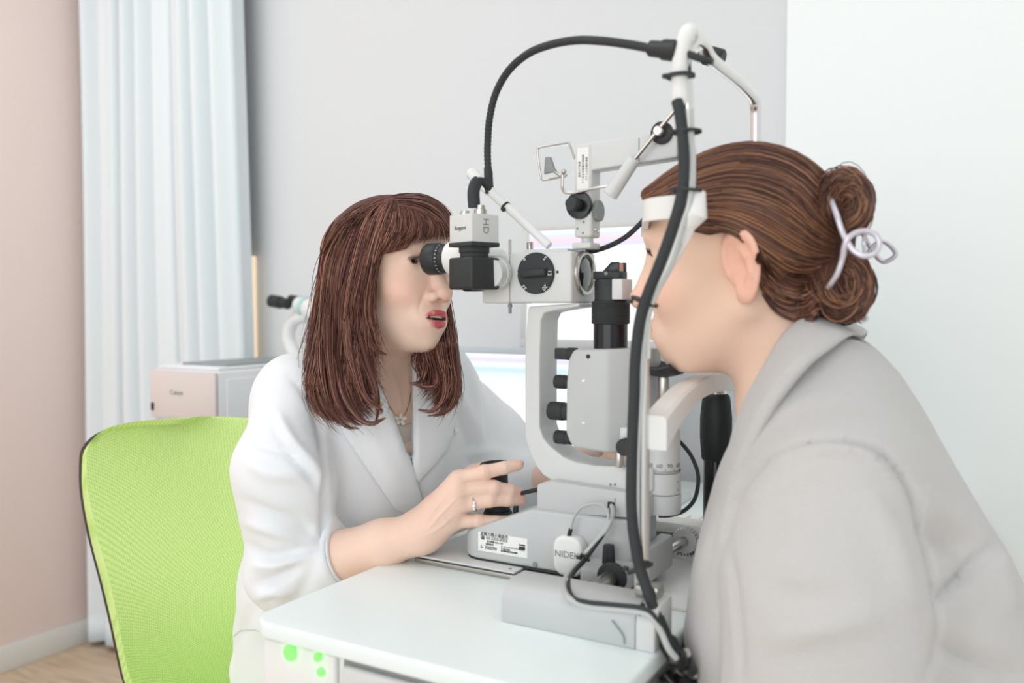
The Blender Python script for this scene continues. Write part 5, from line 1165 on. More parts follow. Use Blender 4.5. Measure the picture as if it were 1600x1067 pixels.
# ---- jacket
Vneck = [(579, 566), (600, 618), (618, 659), (632, 694), (645, 731), (644, 700), (644, 640), (645, 552), (625, 520), (595, 520)]
cuff = wrR - (wrR - elR) * .57
axR = (wrR - elR) / np.linalg.norm(wrR - elR)
def jacket(P):
    ch = ell(P, chest - nx * .012, (.158, .118, .19), RT); d = ch
    d = smin(d, ell(P, waist - nx * .0, (.150, .122, .17), RT), .06); d = smin(d, cap(P, waist, hip, .12, .118), .04)
    for s_ in (shR, shL): d = smin(d, cap(P, nk - upt * .030, s_ + upt * .000, .052, .052), .03)
    d = smin(d, chain(P, [shR, W(447, 740, 1.10), elR + np.array([0, 0, .005])], [.056, .060, .055], .03), .016)
    fs_ = chain(P, [elR, elR + (cuff - elR) * .55, cuff + axR * .02], [.052, .046, .0385], .02); fs_ = smax(fs_, (P - A3(cuff)) @ A3(axR), .003); d = smin(d, fs_, .02)
    dl = chain(P, [shL, W(765, 690, 1.33), W(790, 765, 1.30)], [.055, .055, .050], .03); dl = smin(dl, chain(P, [W(790, 765, 1.30), W(835, 752, 1.25)], [.050, .038], .02), .02); d = smin(d, dl, .02)
    # jacket skirt around the hips
    d = smin(d, cap(P, hip, hip + np.array([.16, -.05, 0]), .13, .10), .05)
    vp = view_poly(P, Vneck); front = (P - A3(chest)) @ A3(nx); vcut = smax(vp, -(front + .02), .006); d = smax(d, -vcut, .004)
    nkhole = cap(P, nk - upt * .02, nk + upt * .12, .064, .066); d = smax(d, -nkhole, .008)
    d = smax(d, (P[:, 2] - 1.2), .01) if False else d
    return d
pts = np.array([shR, shL, waist, hip, elR, cuff, W(835, 752, 1.25)]); jv, jf = surface_nets(jacket, pts.min(0) - .20, pts.max(0) + .18, .0044)
jv = relax(jv, jf, 1)
jl = [  # near sleeve folds, elbow creases, front creases
    (((452, 590), (480, 620), (500, 670), (506, 715)), -.0045, 5), (((432, 640), (455, 690), (490, 730), (508, 760)), .006, 9), (((425, 655), (450, 700), (480, 740), (500, 775)), -.005, 7),
    (((385, 720), (420, 740), (470, 745), (505, 770)), .005, 10), (((390, 690), (430, 700), (470, 715)), -.005, 8), (((378, 780), (420, 800), (465, 815), (500, 845)), -.005, 9), (((380, 815), (430, 830), (470, 850)), .005, 9),
    (((385, 850), (420, 872), (470, 862), (510, 846)), -.007, 8), (((395, 885), (440, 880), (490, 858)), .006, 8), (((398, 912), (430, 905), (470, 885)), -.006, 7), (((400, 935), (425, 925), (450, 930)), .005, 7),
    (((505, 700), (508, 760), (505, 830), (492, 855)), -.008, 6), (((520, 690), (535, 760), (560, 830), (590, 850)), -.002, 14), (((560, 640), (600, 720), (650, 800)), .002, 14),
    (((700, 600), (740, 660), (770, 720)), .003, 12), (((715, 640), (735, 690), (730, 735)), -.005, 8), (((725, 715), (760, 705), (800, 710)), .003, 8), (((740, 745), (780, 730), (820, 728)), -.003, 7),
    (((395, 945), (380, 985), (350, 1040)), -.003, 10), (((400, 975), (440, 1010), (480, 1020)), .004, 12), (((500, 850), (470, 930), (440, 960)), -.003, 12)]
jv = folds(jv, jf, jl, 1.5); jv = jv + normals(jv, jf) * wob(jv, .0012, 42, 3)[:, None]
jk = qmesh('jacket', jv, jf, jacket_m, doc, 'white tailored jacket with rolled lapels')
jt2 = bvh(jv, jf)
lapL = [(579, 566), (600, 616), (619, 659), (633, 694), (646, 731), (664, 796), (642, 806), (618, 796), (575, 735), (545, 690), (529, 662), (534, 640), (548, 600), (560, 570)]
lapR = [(645, 552), (644, 640), (643, 700), (645, 731), (652, 756), (672, 735), (698, 705), (708, 676), (714, 640), (700, 600), (675, 570)]
patch(jt2, lapR, .007, .004, 7, 1.3).build('lapel', jacket_m, jk, sharp=2.2)
patch(jt2, lapL, .009, .004, 7, 1.3).build('lapel', jacket_m, jk, sharp=2.2)
def seam_line(tree, pl, r, name, par, m, dmax=1.4, off=0.0):
    P = []
    for x, y in [(p[0], p[1]) for p in crom([(a, b, 0) for a, b in pl], 8)]:
        d_ = ray(x, y); d_ = d_ / np.linalg.norm(d_); h_ = tree.ray_cast(Vector(CAM), Vector(d_))
        if h_[0] is not None and h_[3] < dmax: P.append(np.array(h_[0]) - d_ * off)
    if len(P) > 3: MB().tube(P, r, 6).build(name, m, par)
seam_line(jt2, ((664, 797), (668, 830), (672, 850)), .0016, 'front_edge', jk, seam_m, off=.001)
seam_line(jt2, ((348, 1063), (352, 1020), (372, 988), (400, 984)), .0010, 'pocket_seam', jk, seam_m)
seam_line(jt2, ((400, 984), (430, 1000), (470, 1016), (500, 1030)), .0010, 'pocket_seam', jk, seam_m)
patch(jt2, [(709, 668), (716, 666), (717, 674), (712, 680)], .002, .003, 4, 1.4).build('breast_pocket', jacket_m, jk, sharp=2)
def cuffring():
    u_ = np.cross(axR, Z_); u_ /= np.linalg.norm(u_); w_ = np.cross(axR, u_); m = MB(); vs = []; fs = []; n = 40
    for a_, r_ in ((0, .0385), (.002, .0385), (.002, .0335), (-.03, .034)):
        for k in range(n): t = 2 * PI * k / n; vs.append(cuff + axR * a_ + r_ * (u_ * math.cos(t) + w_ * math.sin(t)))
    for i in range(3):
        for k in range(n): fs.append([i * n + k, i * n + (k + 1) % n, (i + 1) * n + (k + 1) % n, (i + 1) * n + k])
    return m.raw(vs, fs)
cuffring().build('sleeve_cuff', jacket_m, jk, sharp=2)
# beige top inside the V
def top_(P):
    ch = ell(P, chest + upt * -.01 - nx * .01, (.140, .0925, .155), RT); vp = view_poly(P, [(600, 662), (616, 659), (630, 664), (650, 658), (700, 740), (660, 860), (560, 800)]); return smax(ch, vp, .003)
tv, tf = surface_nets(top_, chest - .2, chest + .2, .004); qmesh('top', tv, tf, shirt_m, doc, 'beige round-neck top')
# trousers
def trous(P):
    d = smin(cap(P, hipR, knR, .082, .066), cap(P, hipL, knL, .088, .066), .02); d = smin(d, smin(cap(P, knR, ftR + [0, 0, .05], .064, .05), cap(P, knL, ftL + [0, 0, .05], .064, .05), .01), .03); return smin(d, cap(P, hip, hip + [0, 0, -.02], .108, .108), .04)
pts = np.array([hip, knR, knL, ftR, ftL]); tv, tf = surface_nets(trous, pts.min(0) - .18, pts.max(0) + .18, .009); qmesh('trousers', tv, tf, jacket_m, doc, 'white trousers')
# necklace with a flower pendant
skt = bvh(hv, hf); np_ = []
for x, y in [(p[0], p[1]) for p in crom([(592, 590, 0), (600, 615, 0), (612, 640, 0), (626, 653, 0), (636, 640, 0), (642, 615, 0), (644, 590, 0)], 8)]:
    d_ = ray(x, y) / np.linalg.norm(ray(x, y)); h_ = skt.ray_cast(Vector(CAM), Vector(d_))
    if h_[0] is not None: np_.append(np.array(h_[0]) - d_ * .001)
if len(np_) > 4: 
    nc_ = MB().tube(np_, .0006, 6).build('necklace', gold_m, doc, 'fine gold necklace with white flower pendant')
    pc_ = min(np_, key=lambda p: p[2]) - FV * .003 - np.array([0, 0, .002]); fl = []
    for k in range(5):
        a = 2 * PI * k / 5 + .3; e_ = pc_ + (RV * math.cos(a) + UV * math.sin(a)) * .0050; bm = bmesh.new(); bmesh.ops.create_uvsphere(bm, u_segments=12, v_segments=8, radius=1)
        q_ = Matrix([(*RV, 0), (*UV, 0), (*(-FV), 0), (0, 0, 0, 1)]).transposed(); MB().bm(bm, Matrix.Translation(Vector(e_)) @ q_ @ Matrix.Rotation(a, 4, 'Z') @ Matrix.Diagonal((.0042, .0028, .0014, 1))).build('pendant_petal', pearl_m, nc_)
    MB().ball(pc_ - FV * .001, .0016).build('pendant_centre', gold_m, nc_)
# ring
fp = FG[2][0]; rc0 = fp[0] + (fp[1] - fp[0]) * .50; rd_ = (fp[1] - fp[0]) / np.linalg.norm(fp[1] - fp[0]); rg = MB(); u_ = np.cross(rd_, Z_); u_ /= np.linalg.norm(u_); w_ = np.cross(rd_, u_)
rg.tube([rc0 + (u_ * math.cos(t) + w_ * math.sin(t)) * .0100 for t in np.linspace(0, 2 * PI, 33)], .0010, 8); ro = rg.build('ring', M['steel'], doc, 'silver ring with clear stones')
for k, a_ in enumerate((-.5, -.15, .2)):
    dirc = -FV * math.cos(a_ + .35) - UV * math.sin(a_ + .35) ; MB().ball(rc0 + dirc / np.linalg.norm(dirc) * .0112, (.0018, .0018, .0018)[0] if k != 1 else .0024, 10, 8).build('gemstone', gem_m, ro)
# ---- hair
CC, CR_ = (-.008, 0, .026), (.099, .082, .089)
def he(px, py, out=1.0): return ray_ell(DH, px, py, (CC[0], CC[1], CC[2] * DH.crown), (CR_[0], CR_[1], CR_[2] * DH.crown), out)
near = [
    [he(588, 322, 1.06), he(545, 340, 1.10), he(510, 390, 1.12), W(500, 450, 1.205), W(488, 510, 1.20), W(474, 545, 1.185)],
    [he(590, 320, 1.05), he(548, 342, 1.08), he(516, 400, 1.10), W(506, 470, 1.13), W(494, 560, 1.085), W(484, 600, 1.06), W(498, 640, 1.045), W(522, 656, 1.04)],
    [he(594, 319, 1.05), he(556, 346, 1.07), he(530, 400, 1.08), W(520, 470, 1.105), W(516, 560, 1.075), W(516, 618, 1.05), W(534, 655, 1.035), W(562, 668, 1.03)],
    [he(598, 318, 1.05), he(570, 345, 1.06), he(550, 400, 1.07), W(538, 470, 1.09), W(538, 560, 1.065), W(542, 618, 1.04), W(560, 652, 1.03), W(588, 662, 1.028)],
    [he(604, 318, 1.05), he(586, 345, 1.06), he(570, 395, 1.07), W(558, 450, 1.085), W(552, 520, 1.07), W(556, 586, 1.045), W(572, 632, 1.035), W(598, 650, 1.03)],
    [he(610, 318, 1.05), he(598, 346, 1.06), he(584, 390, 1.07), W(572, 440, 1.085), W(566, 490, 1.075), W(568, 550, 1.055), W(578, 592, 1.05), W(600, 622, 1.04)],
    [he(614, 318, 1.05), he(604, 348, 1.06), he(592, 385, 1.07), W(580, 430, 1.085), W(574, 480, 1.08), W(584, 520, 1.065), W(602, 552, 1.06)]]
bangs = [
    [he(610, 318, 1.05), he(598, 345, 1.07), he(588, 375, 1.09), he(580, 405, 1.09)],
    [he(616, 317, 1.05), he(615, 345, 1.08), he(606, 372, 1.10), he(592, 398, 1.10)],
    [he(624, 317, 1.05), he(634, 340, 1.08), he(630, 368, 1.10), he(612, 394, 1.10)],
    [he(632, 317, 1.05), he(652, 340, 1.08), he(652, 366, 1.10), he(636, 388, 1.11)],
    [he(640, 318, 1.05), he(668, 342, 1.08), he(674, 364, 1.10), he(664, 381, 1.11)],
    [he(648, 319, 1.05), he(682, 344, 1.08), he(692, 364, 1.10), he(690, 381, 1.11)],
    [he(656, 321, 1.05), he(692, 348, 1.08), he(704, 368, 1.10), he(706, 384, 1.11)]]
topback = [[he(590, 318, 1.05), he(625, 306, 1.03), he(668, 308, 1.03), he(700, 332, 1.03), he(712, 366, 1.05)], [he(592, 320, 1.05), he(625, 311, 1.04), he(664, 315, 1.04), he(694, 336, 1.05), he(708, 368, 1.08)], [he(596, 322, 1.06), he(625, 317, 1.06), he(660, 322, 1.06), he(688, 342, 1.07), he(704, 372, 1.10)], [he(600, 326, 1.06), he(625, 324, 1.06), he(655, 331, 1.07), he(680, 348, 1.08), he(696, 376, 1.11)]]
far = [
    [W(692, 430, 1.20), W(703, 500, 1.17), W(709, 555, 1.13), W(712, 610, 1.11), W(700, 640, 1.10), W(678, 652, 1.095)],
    [W(680, 440, 1.20), W(690, 510, 1.165), W(694, 555, 1.125), W(702, 600, 1.105), W(692, 632, 1.09), W(670, 648, 1.085)],
    [W(668, 450, 1.20), W(676, 515, 1.165), W(676, 558, 1.12), W(688, 595, 1.10), W(682, 622, 1.085), W(660, 636, 1.08)],
    [W(656, 470, 1.20), W(660, 525, 1.165), W(654, 562, 1.12), W(664, 588, 1.10), W(664, 604, 1.09), W(646, 598, 1.085)]]
tones = [(128, 82, 68), (106, 66, 57), (152, 104, 86), (80, 50, 46), (176, 128, 108), (116, 74, 62)]
st = Strands(tones)
st.sheet(near, 3400, .00060, .0036, .0030, 22, .22, .7); st.sheet(near, 700, .0005, .006, .006, 22, .10, .9)
st.sheet(bangs, 1000, .00045, .0024, .0022, 14, .26, .75); st.sheet(far, 1500, .00055, .0045, .006, 16, .2, .7); st.sheet(topback, 1300, .0005, .002, .001, 14, .12, .4)
backg = []
for az in np.linspace(math.radians(-125), math.radians(-262), 8):
    g_ = []
    for el in (1.35, 1.0, .6, .2, -.15): g_.append(DH.wld((CC[0] + CR_[0] * math.cos(el) * math.cos(az), CR_[1] * math.cos(el) * math.sin(az), CC[2] * DH.crown + CR_[2] * DH.crown * math.sin(el) * .985)))
    b_ = g_[-1]; g_ += [b_ + np.array([.002, 0, -.045]), b_ + np.array([.004, 0, -.09]), b_ + np.array([.012, 0, -.125])]; backg.append(g_)
st.sheet(backg, 2200, .0006, .003, .002, 18, .2, .5)
def lock(pts, n, r0, r1, rr=.0005, tone=None):
    G_ = resample(pts, 18); T = np.gradient(G_, axis=0); T /= np.linalg.norm(T, axis=1)[:, None]
    for _ in range(n):
        o = rng.normal(size=3); o /= np.linalg.norm(o) + 1e-9; m_ = rng.uniform(0, 1) ** .5; tt = np.linspace(0, 1, 18)[:, None]; e = 18 - int(rng.integers(0, 4)); st.add((G_ + o * m_ * (r0 * (1 - tt) + r1 * tt))[:e], rr * rng.uniform(.7, 1.3), tone)
for L_, n_ in (([(500, 540, 1.06), (502, 590, 1.045), (516, 640, 1.035), (540, 666, 1.03), (560, 669, 1.03)], 90), ([(528, 560, 1.055), (536, 610, 1.035), (556, 648, 1.025), (580, 662, 1.022), (602, 652, 1.022)], 90),
    ([(552, 540, 1.055), (560, 590, 1.035), (572, 622, 1.028), (596, 640, 1.025), (594, 648, 1.025)], 70), ([(560, 520, 1.06), (574, 570, 1.04), (588, 610, 1.03), (590, 645, 1.03), (584, 664, 1.03)], 70),
    ([(490, 560, 1.08), (482, 605, 1.055), (492, 640, 1.045), (516, 658, 1.04)], 22), ([(485, 575, 1.08), (488, 620, 1.05), (508, 650, 1.04), (530, 660, 1.035)], 18), ([(566, 470, 1.075), (572, 520, 1.06), (586, 545, 1.05), (604, 554, 1.05)], 70),
    ([(512, 500, 1.07), (514, 560, 1.05), (524, 620, 1.035), (546, 655, 1.028), (566, 664, 1.028)], 80), ([(540, 500, 1.065), (546, 560, 1.045), (566, 610, 1.03), (586, 636, 1.025), (598, 630, 1.022)], 80),
    ([(708, 540, 1.12), (713, 595, 1.10), (709, 628, 1.09), (692, 645, 1.085), (668, 650, 1.085)], 80), ([(690, 540, 1.12), (696, 590, 1.095), (694, 622, 1.08), (676, 642, 1.075), (654, 640, 1.075)], 80),
    ([(662, 555, 1.12), (664, 580, 1.09), (656, 598, 1.08), (640, 600, 1.08)], 50), ([(676, 560, 1.12), (682, 598, 1.085), (668, 606, 1.075), (644, 598, 1.075)], 60), ([(704, 520, 1.15), (711, 570, 1.11), (714, 610, 1.10)], 20)):
    lock([W(*p) for p in L_], n_, .0068, .0024)
hd = st.build('hair', doc, 'long straight reddish-brown hair with bangs and curled ends')
cutg = lambda G_, f: [list(resample(g, 20)[:int(20 * f)]) for g in G_]
parts = [base_sheet(cutg(near, .80), .016, (84, 46, 38), 'x', doc, inward=DH.wld((-.01, 0, 0))), base_sheet(cutg(backg, .8), .008, (84, 48, 40), 'x', doc, inward=DH.pos), base_sheet(bangs[:4], .003, (108, 64, 50), 'x', doc, 12, inward=DH.pos), base_sheet(cutg(far, .78), .010, (80, 44, 36), 'x', doc, inward=W(650, 560, 1.25))]
def hcap(P):
    Q = DH.loc(P); d = ell(Q, CC, (.0965, .0800, .0865)); d = smax(d, -(ell(Q, (.075, 0, -.030), (.066, .078, .092))), .006); return smax(d, (-.055 - Q[:, 2]), .01) * DH.sc
cv, cf = surface_nets(hcap, DH.pos - .15, DH.pos + .15, .004); n0 = 0; Vs, Fs, Cs = [cv], [cf], [np.tile(np.array(srgb((92, 52, 42))), (len(cv), 1))]; n0 = len(cv)
for v_, f_, c_ in parts: Vs.append(v_); Fs.append(f_ + n0); Cs.append(c_); n0 += len(v_)
qmesh('hair_underlayer', np.concatenate(Vs), np.concatenate(Fs), hairb_m, hd, None, np.concatenate(Cs))
# ------------------------------------------------------------------ the patient
PH = Head((.0963, .035, 1.1212), 187, -3.4, -4.3, 1.105, zst=1.0, mouth=0, ears=(1, -1), cran=((-.002, 0, .018), (.086, .074, .074)))
pat = thing('person', 'woman in a pale grey wool coat, hair in a bun, chin on the head rest', 'person', (.34, .05, 0))
pnk = Pv(1255, 650, .045); phip = Pv(1460, 1270, .05)
psh, psf = W(1308, 770, .745), Pv(1325, 720, .20)
pel = W(1290, 1120, .70)
def pat_skin(P):
    d = PH.sdf(P); a = PH.wld((-.030, 0, -.055)); d = smin(d, cap(P, a, pnk, .054, .060), .022); d = smin(d, cap(P, pnk, pnk + [.03, 0, -.06], .06, .085), .03); return d
hv2, hf2 = surface_nets(pat_skin, np.array([-.06, -.10, .86]), np.array([.36, .18, 1.28]), .0022)
pkn = [np.array([.22, -.10, .50]), np.array([.22, .16, .50])]; pft = [np.array([.26, -.11, .05]), np.array([.26, .17, .05])]
phd = [np.array([.26, -.15, .585]), np.array([.26, .18, .585])]
def pat_low(P):
    d = cap(P, pnk + [.03, 0, -.05], phip, .08, .10)
    for k, s in ((0, -.09), (1, .09)):
        h_ = phip + [0, s, 0]; d = smin(d, cap(P, h_, pkn[k], .075, .052), .03); d = smin(d, cap(P, pkn[k], pft[k], .05, .035), .02); d = smin(d, cap(P, pft[k] + [0, 0, -.015], pft[k] + [-.13, 0, -.022], .030, .026), .02)
    for a, b, c in ((psh, pel, phd[0]), (psf, Pv(1330, 1010, .24), phd[1])): d = smin(d, chain(P, [a, b, c], [.045, .036, .026], .02), .02)
    for h in phd: d = smin(d, ell(P, h + [-.03, 0, 0], (.05, .035, .014)), .02)
    return d
bv2, bf2 = surface_nets(pat_low, np.array([.02, -.36, 0]), np.array([.74, .40, 1.02]), .010)
V2, F2 = join([(hv2, hf2), (bv2, bf2)])
qmesh('body', V2, F2, skin_m, pat, None, PH.color(V2, (246, 212, 190), (206, 110, 112), (96, 68, 56)))
eyeballs(PH, pat, 'p', np.array([-1, -.02, 0])); lashes(PH, pat, None)
# ---- coat
cvs = np.array([1, .70, 1], np.float32)
def coat(P):
    Q = (P - A3((0, .05, 0))) * cvs
    def q3(p): return (np.array(p) - [0, .05, 0]) * cvs
    ax = [Pv(1287, 628, .05), Pv(1300, 720, .05), Pv(1335, 830, .05), Pv(1385, 980, .05), Pv(1440, 1180, .05), Pv(1480, 1380, .05)]
    d = chain(Q, [q3(a) for a in ax], [.078, .112, .136, .148, .165, .18], .05)
    d = smin(d, cap(P, Pv(1285, 675, .0), psh + [0, .02, .0], .062, .070), .035); d = smin(d, cap(P, Pv(1285, 675, .10), psf, .066, .066), .035)
    d = smin(d, chain(P, [Pv(1190, 740, -.04), Pv(1165, 880, -.06), Pv(1172, 1010, -.06), Pv(1200, 1200, -.06)], [.040, .058, .064, .07], .03), .035)
    sl_ = chain(P, [psh + [0, 0, -.005], W(1300, 930, .722), W(1300, 1060, .705), W(1270, 1220, .70)], [.070, .083, .080, .072], .03)
    sl_ = smin(sl_, chain(P, [W(1270, 1220, .70), phd[0] + [.06, .0, -.02]], [.07, .045], .03), .03); d = smin(d, sl_, .016)
    sf = chain(P, [psf + [0, 0, -.01], Pv(1335, 1010, .24), phd[1] + [.07, 0, 0]], [.07, .07, .042], .03); d = smin(d, sf, .02)
    for k, s in ((0, -.09), (1, .09)): d = smin(d, cap(P, phip + [0, s, 0], pkn[k] + [.08, 0, 0], .12, .09), .04)
    d = smax(d, -cap(P, pnk + [-.010, -.005, -.01], PH.wld((-.03, 0, -.04)), .061, .080), .012)
    CP = [(1168, 606), (1196, 560), (1236, 505), (1290, 483), (1345, 503), (1412, 583), (1462, 672), (1512, 760), (1556, 842), (1592, 902), (1650, 990), (1750, 1200), (1750, 1900), (600, 1900), (900, 1300), (1070, 1150), (1082, 1067), (1058, 985), (1064, 930), (1078, 880), (1100, 800), (1120, 740), (1144, 680)]
    d = smax(d, view_poly(P, CP), .03); d = smax(d, .30 - P[:, 2], .02); return d
kv, kf = surface_nets(coat, np.array([-.02, -.46, .26]), np.array([.84, .46, 1.10]), .0056)
kv = relax(kv, kf, 1)
kl = [(((1205, 706), (1260, 690), (1330, 692), (1385, 715), (1420, 765), (1445, 840), (1462, 930), (1464, 1000), (1440, 1060)), -.006, 5),
    (((1200, 716), (1260, 702), (1330, 704), (1376, 728), (1408, 775)), .0035, 9), (((1200, 708), (1165, 745), (1143, 790), (1138, 850), (1146, 930), (1160, 1067)), -.008, 7),
    (((1420, 765), (1470, 800), (1530, 850), (1560, 900)), .005, 16), (((1440, 820), (1480, 850), (1520, 862)), -.005, 14), (((1545, 845), (1525, 880), (1480, 925), (1465, 935)), -.007, 10), (((1530, 840), (1560, 900), (1590, 960)), .008, 16),
    (((1460, 1000), (1520, 1030), (1600, 1062)), -.006, 14), (((1160, 800), (1200, 760), (1250, 745)), .004, 20), (((1350, 760), (1400, 850), (1430, 960)), .004, 22), (((1180, 900), (1240, 930), (1330, 925)), -.003, 22),
    (((1200, 1000), (1280, 985), (1380, 960)), .004, 20), (((1170, 640), (1130, 760), (1110, 860), (1088, 950)), -.002, 10), (((1150, 700), (1128, 780)), .003, 10), (((1130, 860), (1122, 950), (1135, 1060)), -.004, 9)]
kv = folds(kv, kf, kl, 1.5); kv = kv + normals(kv, kf) * wob(kv, .0016, 26, 9)[:, None]
ko = qmesh('coat', kv, kf, coat_m, pat, 'soft pale grey wool coat')
# collar: a thick strip round the neck
inn = [Pv(1128, 800, -.075), Pv(1142, 730, -.055), Pv(1156, 668, -.042), Pv(1172, 624, -.040), Pv(1196, 579, -.040), Pv(1230, 523, -.030), Pv(1264, 498, -.008), Pv(1289, 489, .035)]
out = [Pv(1136, 806, -.105), Pv(1160, 735, -.105), Pv(1185, 675, -.105), Pv(1213, 625, -.100), Pv(1259, 568, -.090), Pv(1300, 537, -.055), Pv(1325, 520, -.02), Pv(1340, 520, .040)]
mir = lambda L_: [np.array([p[0], .08 - p[1], p[2]]) for p in L_[:-1]][::-1]
I_ = np.array(crom(inn + mir(inn), 6)); O_ = np.array(crom(out + mir(out), 6)); nI = len(I_); rows = []
for t_, b_ in ((0, 0), (.04, .006), (.2, .010), (.5, .011), (.8, .008), (.96, .004), (1, -.002), (.96, -.007), (.5, -.003), (.04, -.004)):
    c_ = I_ * (1 - t_) + O_ * t_; ax_ = np.array([.19, .04, .8]); nrm = c_ - (np.array([.25, .04, 0]) + np.array([0, 0, 1.]) * c_[:, 2:3]); nrm[:, 2] = np.linalg.norm(nrm[:, :2], axis=1) * .6; nrm /= np.linalg.norm(nrm, axis=1)[:, None]; rows.append(c_ + nrm * b_)
A_ = np.array(rows); m_ = len(rows); cm = MB(); cm.raw(A_.reshape(-1, 3), [[r_ * nI + i, r_ * nI + i + 1, ((r_ + 1) % m_) * nI + i + 1, ((r_ + 1) % m_) * nI + i] for r_ in range(m_) for i in range(nI - 1)] + [[r_ * nI for r_ in range(m_)], [r_ * nI + nI - 1 for r_ in range(m_)][::-1]])
cm.build('collar', coat_m, ko, sharp=2.5)
# trousers legs in dark cloth below the table
def ptr(P):
    d = None
    for k, s in ((0, -.09), (1, .09)):
        e = smin(cap(P, phip + [0, s, 0], pkn[k], .09, .066), cap(P, pkn[k], pft[k] + [0, 0, .05], .063, .05), .03); d = e if d is None else smin(d, e, .02)
    return d
tv, tf = surface_nets(ptr, np.array([.08, -.28, 0]), np.array([.74, .34, .78]), .010); qmesh('trousers', tv, tf, mat('navy_trousers', (60, 66, 84), .85), pat, 'dark trousers')
# ---- hair
PC, PR_ = (-.002, 0, .018), (.091, .080, .080)
ptree = bvh(hv2, hf2)
def sk(px, py, off=.004):
    d_ = ray(px, py) / np.linalg.norm(ray(px, py)); h_ = ptree.ray_cast(Vector(CAM), Vector(d_)); return np.array(h_[0]) - d_ * off if h_[0] is not None else Pv(px, py, -.02)
def hp(px, py, out=1.06): return ray_ell(PH, px, py, PC, PR_, out)
gx = [Pv(1306, 340, .02), Pv(1312, 372, .0), Pv(1312, 385, -.005), Pv(1310, 398, -.005), Pv(1306, 412, 0), Pv(1300, 425, .0)]
pn = [
    [hp(1006, 300), hp(1062, 258), hp(1125, 231), hp(1180, 224), hp(1238, 238), hp(1280, 268), Pv(1298, 305, .03), gx[0]],
    [hp(1006, 306), hp(1066, 272), hp(1130, 248), hp(1185, 246), hp(1240, 265), hp(1278, 300), Pv(1298, 340, .01), gx[1]],
    [hp(1008, 312), hp(1072, 292), hp(1135, 275), hp(1190, 278), hp(1240, 300), hp(1276, 340), gx[1], gx[2]],
    [hp(1016, 318), hp(1078, 312), hp(1138, 305), hp(1195, 316), hp(1240, 342), hp(1274, 370), gx[2], gx[2] + [.006, 0, 0]],
    [hp(1040, 326), hp(1082, 328), hp(1138, 330), hp(1190, 350), hp(1235, 378), hp(1272, 396), gx[3], gx[3] + [.006, 0, 0]],
    [hp(1066, 342), hp(1092, 344), hp(1140, 352), hp(1185, 378), hp(1232, 408), hp(1270, 415), gx[3], gx[3] + [.006, 0, 0]],
    [hp(1082, 358), hp(1104, 360), hp(1146, 364), hp(1186, 398), hp(1230, 432), hp(1268, 432), gx[4], gx[4] + [.006, 0, 0]],
    [sk(1184, 405), sk(1192, 424, .005), sk(1203, 440, .006), sk(1222, 455, .008), sk(1245, 460, .010), hp(1270, 446, 1.08), gx[5], gx[5] + [.006, 0, 0]],
    [sk(1188, 436, .003), sk(1197, 456, .004), sk(1211, 470, .006), sk(1232, 480, .009), sk(1254, 478, .011), Pv(1276, 464, -.028), Pv(1290, 448, 0), gx[5]],
    [sk(1196, 462, .002), sk(1207, 478, .003), sk(1224, 492, .006), sk(1246, 500, .010), Pv(1268, 500, -.030), Pv(1284, 480, -.02), Pv(1294, 458, -.01), gx[5]]]
ptn = [(116, 80, 64), (92, 62, 54), (138, 98, 76), (172, 124, 90), (78, 54, 48), (124, 88, 74)]
ps = Strands(ptn)
pn2 = [[sk(1186, 384), hp(1198, 402), hp(1214, 419), hp(1232, 432), hp(1252, 436), hp(1270, 432), gx[4], gx[4] + [.006, 0, 0]]] + pn[7:]
ps.sheet(pn[:7], 2700, .00062, .0018, .0009, 18, .03, .35); ps.sheet(pn2, 1100, .00060, .0018, .0012, 18, .05, .35); ps.sheet(pn[:3], 500, .0005, .0022, .0012, 18, .03, .35)
# fine loose hairs at the temple, brow and nape
for (x0, y0, x1, y1, v_, n_) in ((1088, 362, 1096, 404, None, 0), (1196, 446, 1228, 486, None, 40), (1205, 470, 1240, 500, None, 30), (1006, 338, 1010, 352, .0, 0)):
    for i in range(n_):
        a_ = rng.uniform(-8, 8, 2); b_ = rng.uniform(-10, 10, 2); A0 = hp(x0 + a_[0], y0 + a_[1], .99); A1 = hp(x1 + b_[0], y1 + b_[1], .96); md = (A0 + A1) / 2 + rng.normal(size=3) * .0015; ps.add(resample([A0, md, A1], 8), .00018)
# bun: upper and lower loops held by the claw
def arcs(cx, cy, rx, ry, a0, a1, vs, n=9):
    return [[Pv(cx + rx * k * math.cos(a), cy + ry * k * math.sin(a), v) for a in np.linspace(a0, a1, n)] for v, k in vs]
up = arcs(1322, 318, 38, 45, 1.45, -4.2, ((-.012, .35), (-.020, .62), (-.018, .84), (.0, .98), (.025, 1.0), (.045, .85)))
dw = arcs(1318, 446, 42, 50, -1.35, 3.6, ((-.022, .30), (-.028, .58), (-.024, .82), (-.004, .97), (.022, 1.0), (.045, .85)))
ps.sheet(up, 900, .0006, .0034, .005, 20, .25, .6); ps.sheet(dw, 1000, .0006, .0034, .005, 20, .25, .6)
for i in range(60):
    a_ = rng.uniform(-12, 10, 2); s0 = Pv(1325 + a_[0], 478 + a_[1], rng.uniform(-.02, .03)); e0_ = Pv(1338 + a_[0] + rng.uniform(-8, 14), 500 + rng.uniform(-6, 8), rng.uniform(-.03, .03)); ps.add(resample([s0, (s0 + e0_) / 2 + rng.normal(size=3) * .003, e0_], 8), .0004)
ph_ = ps.build('hair', pat, 'brown highlighted hair pulled back into a loose bun')
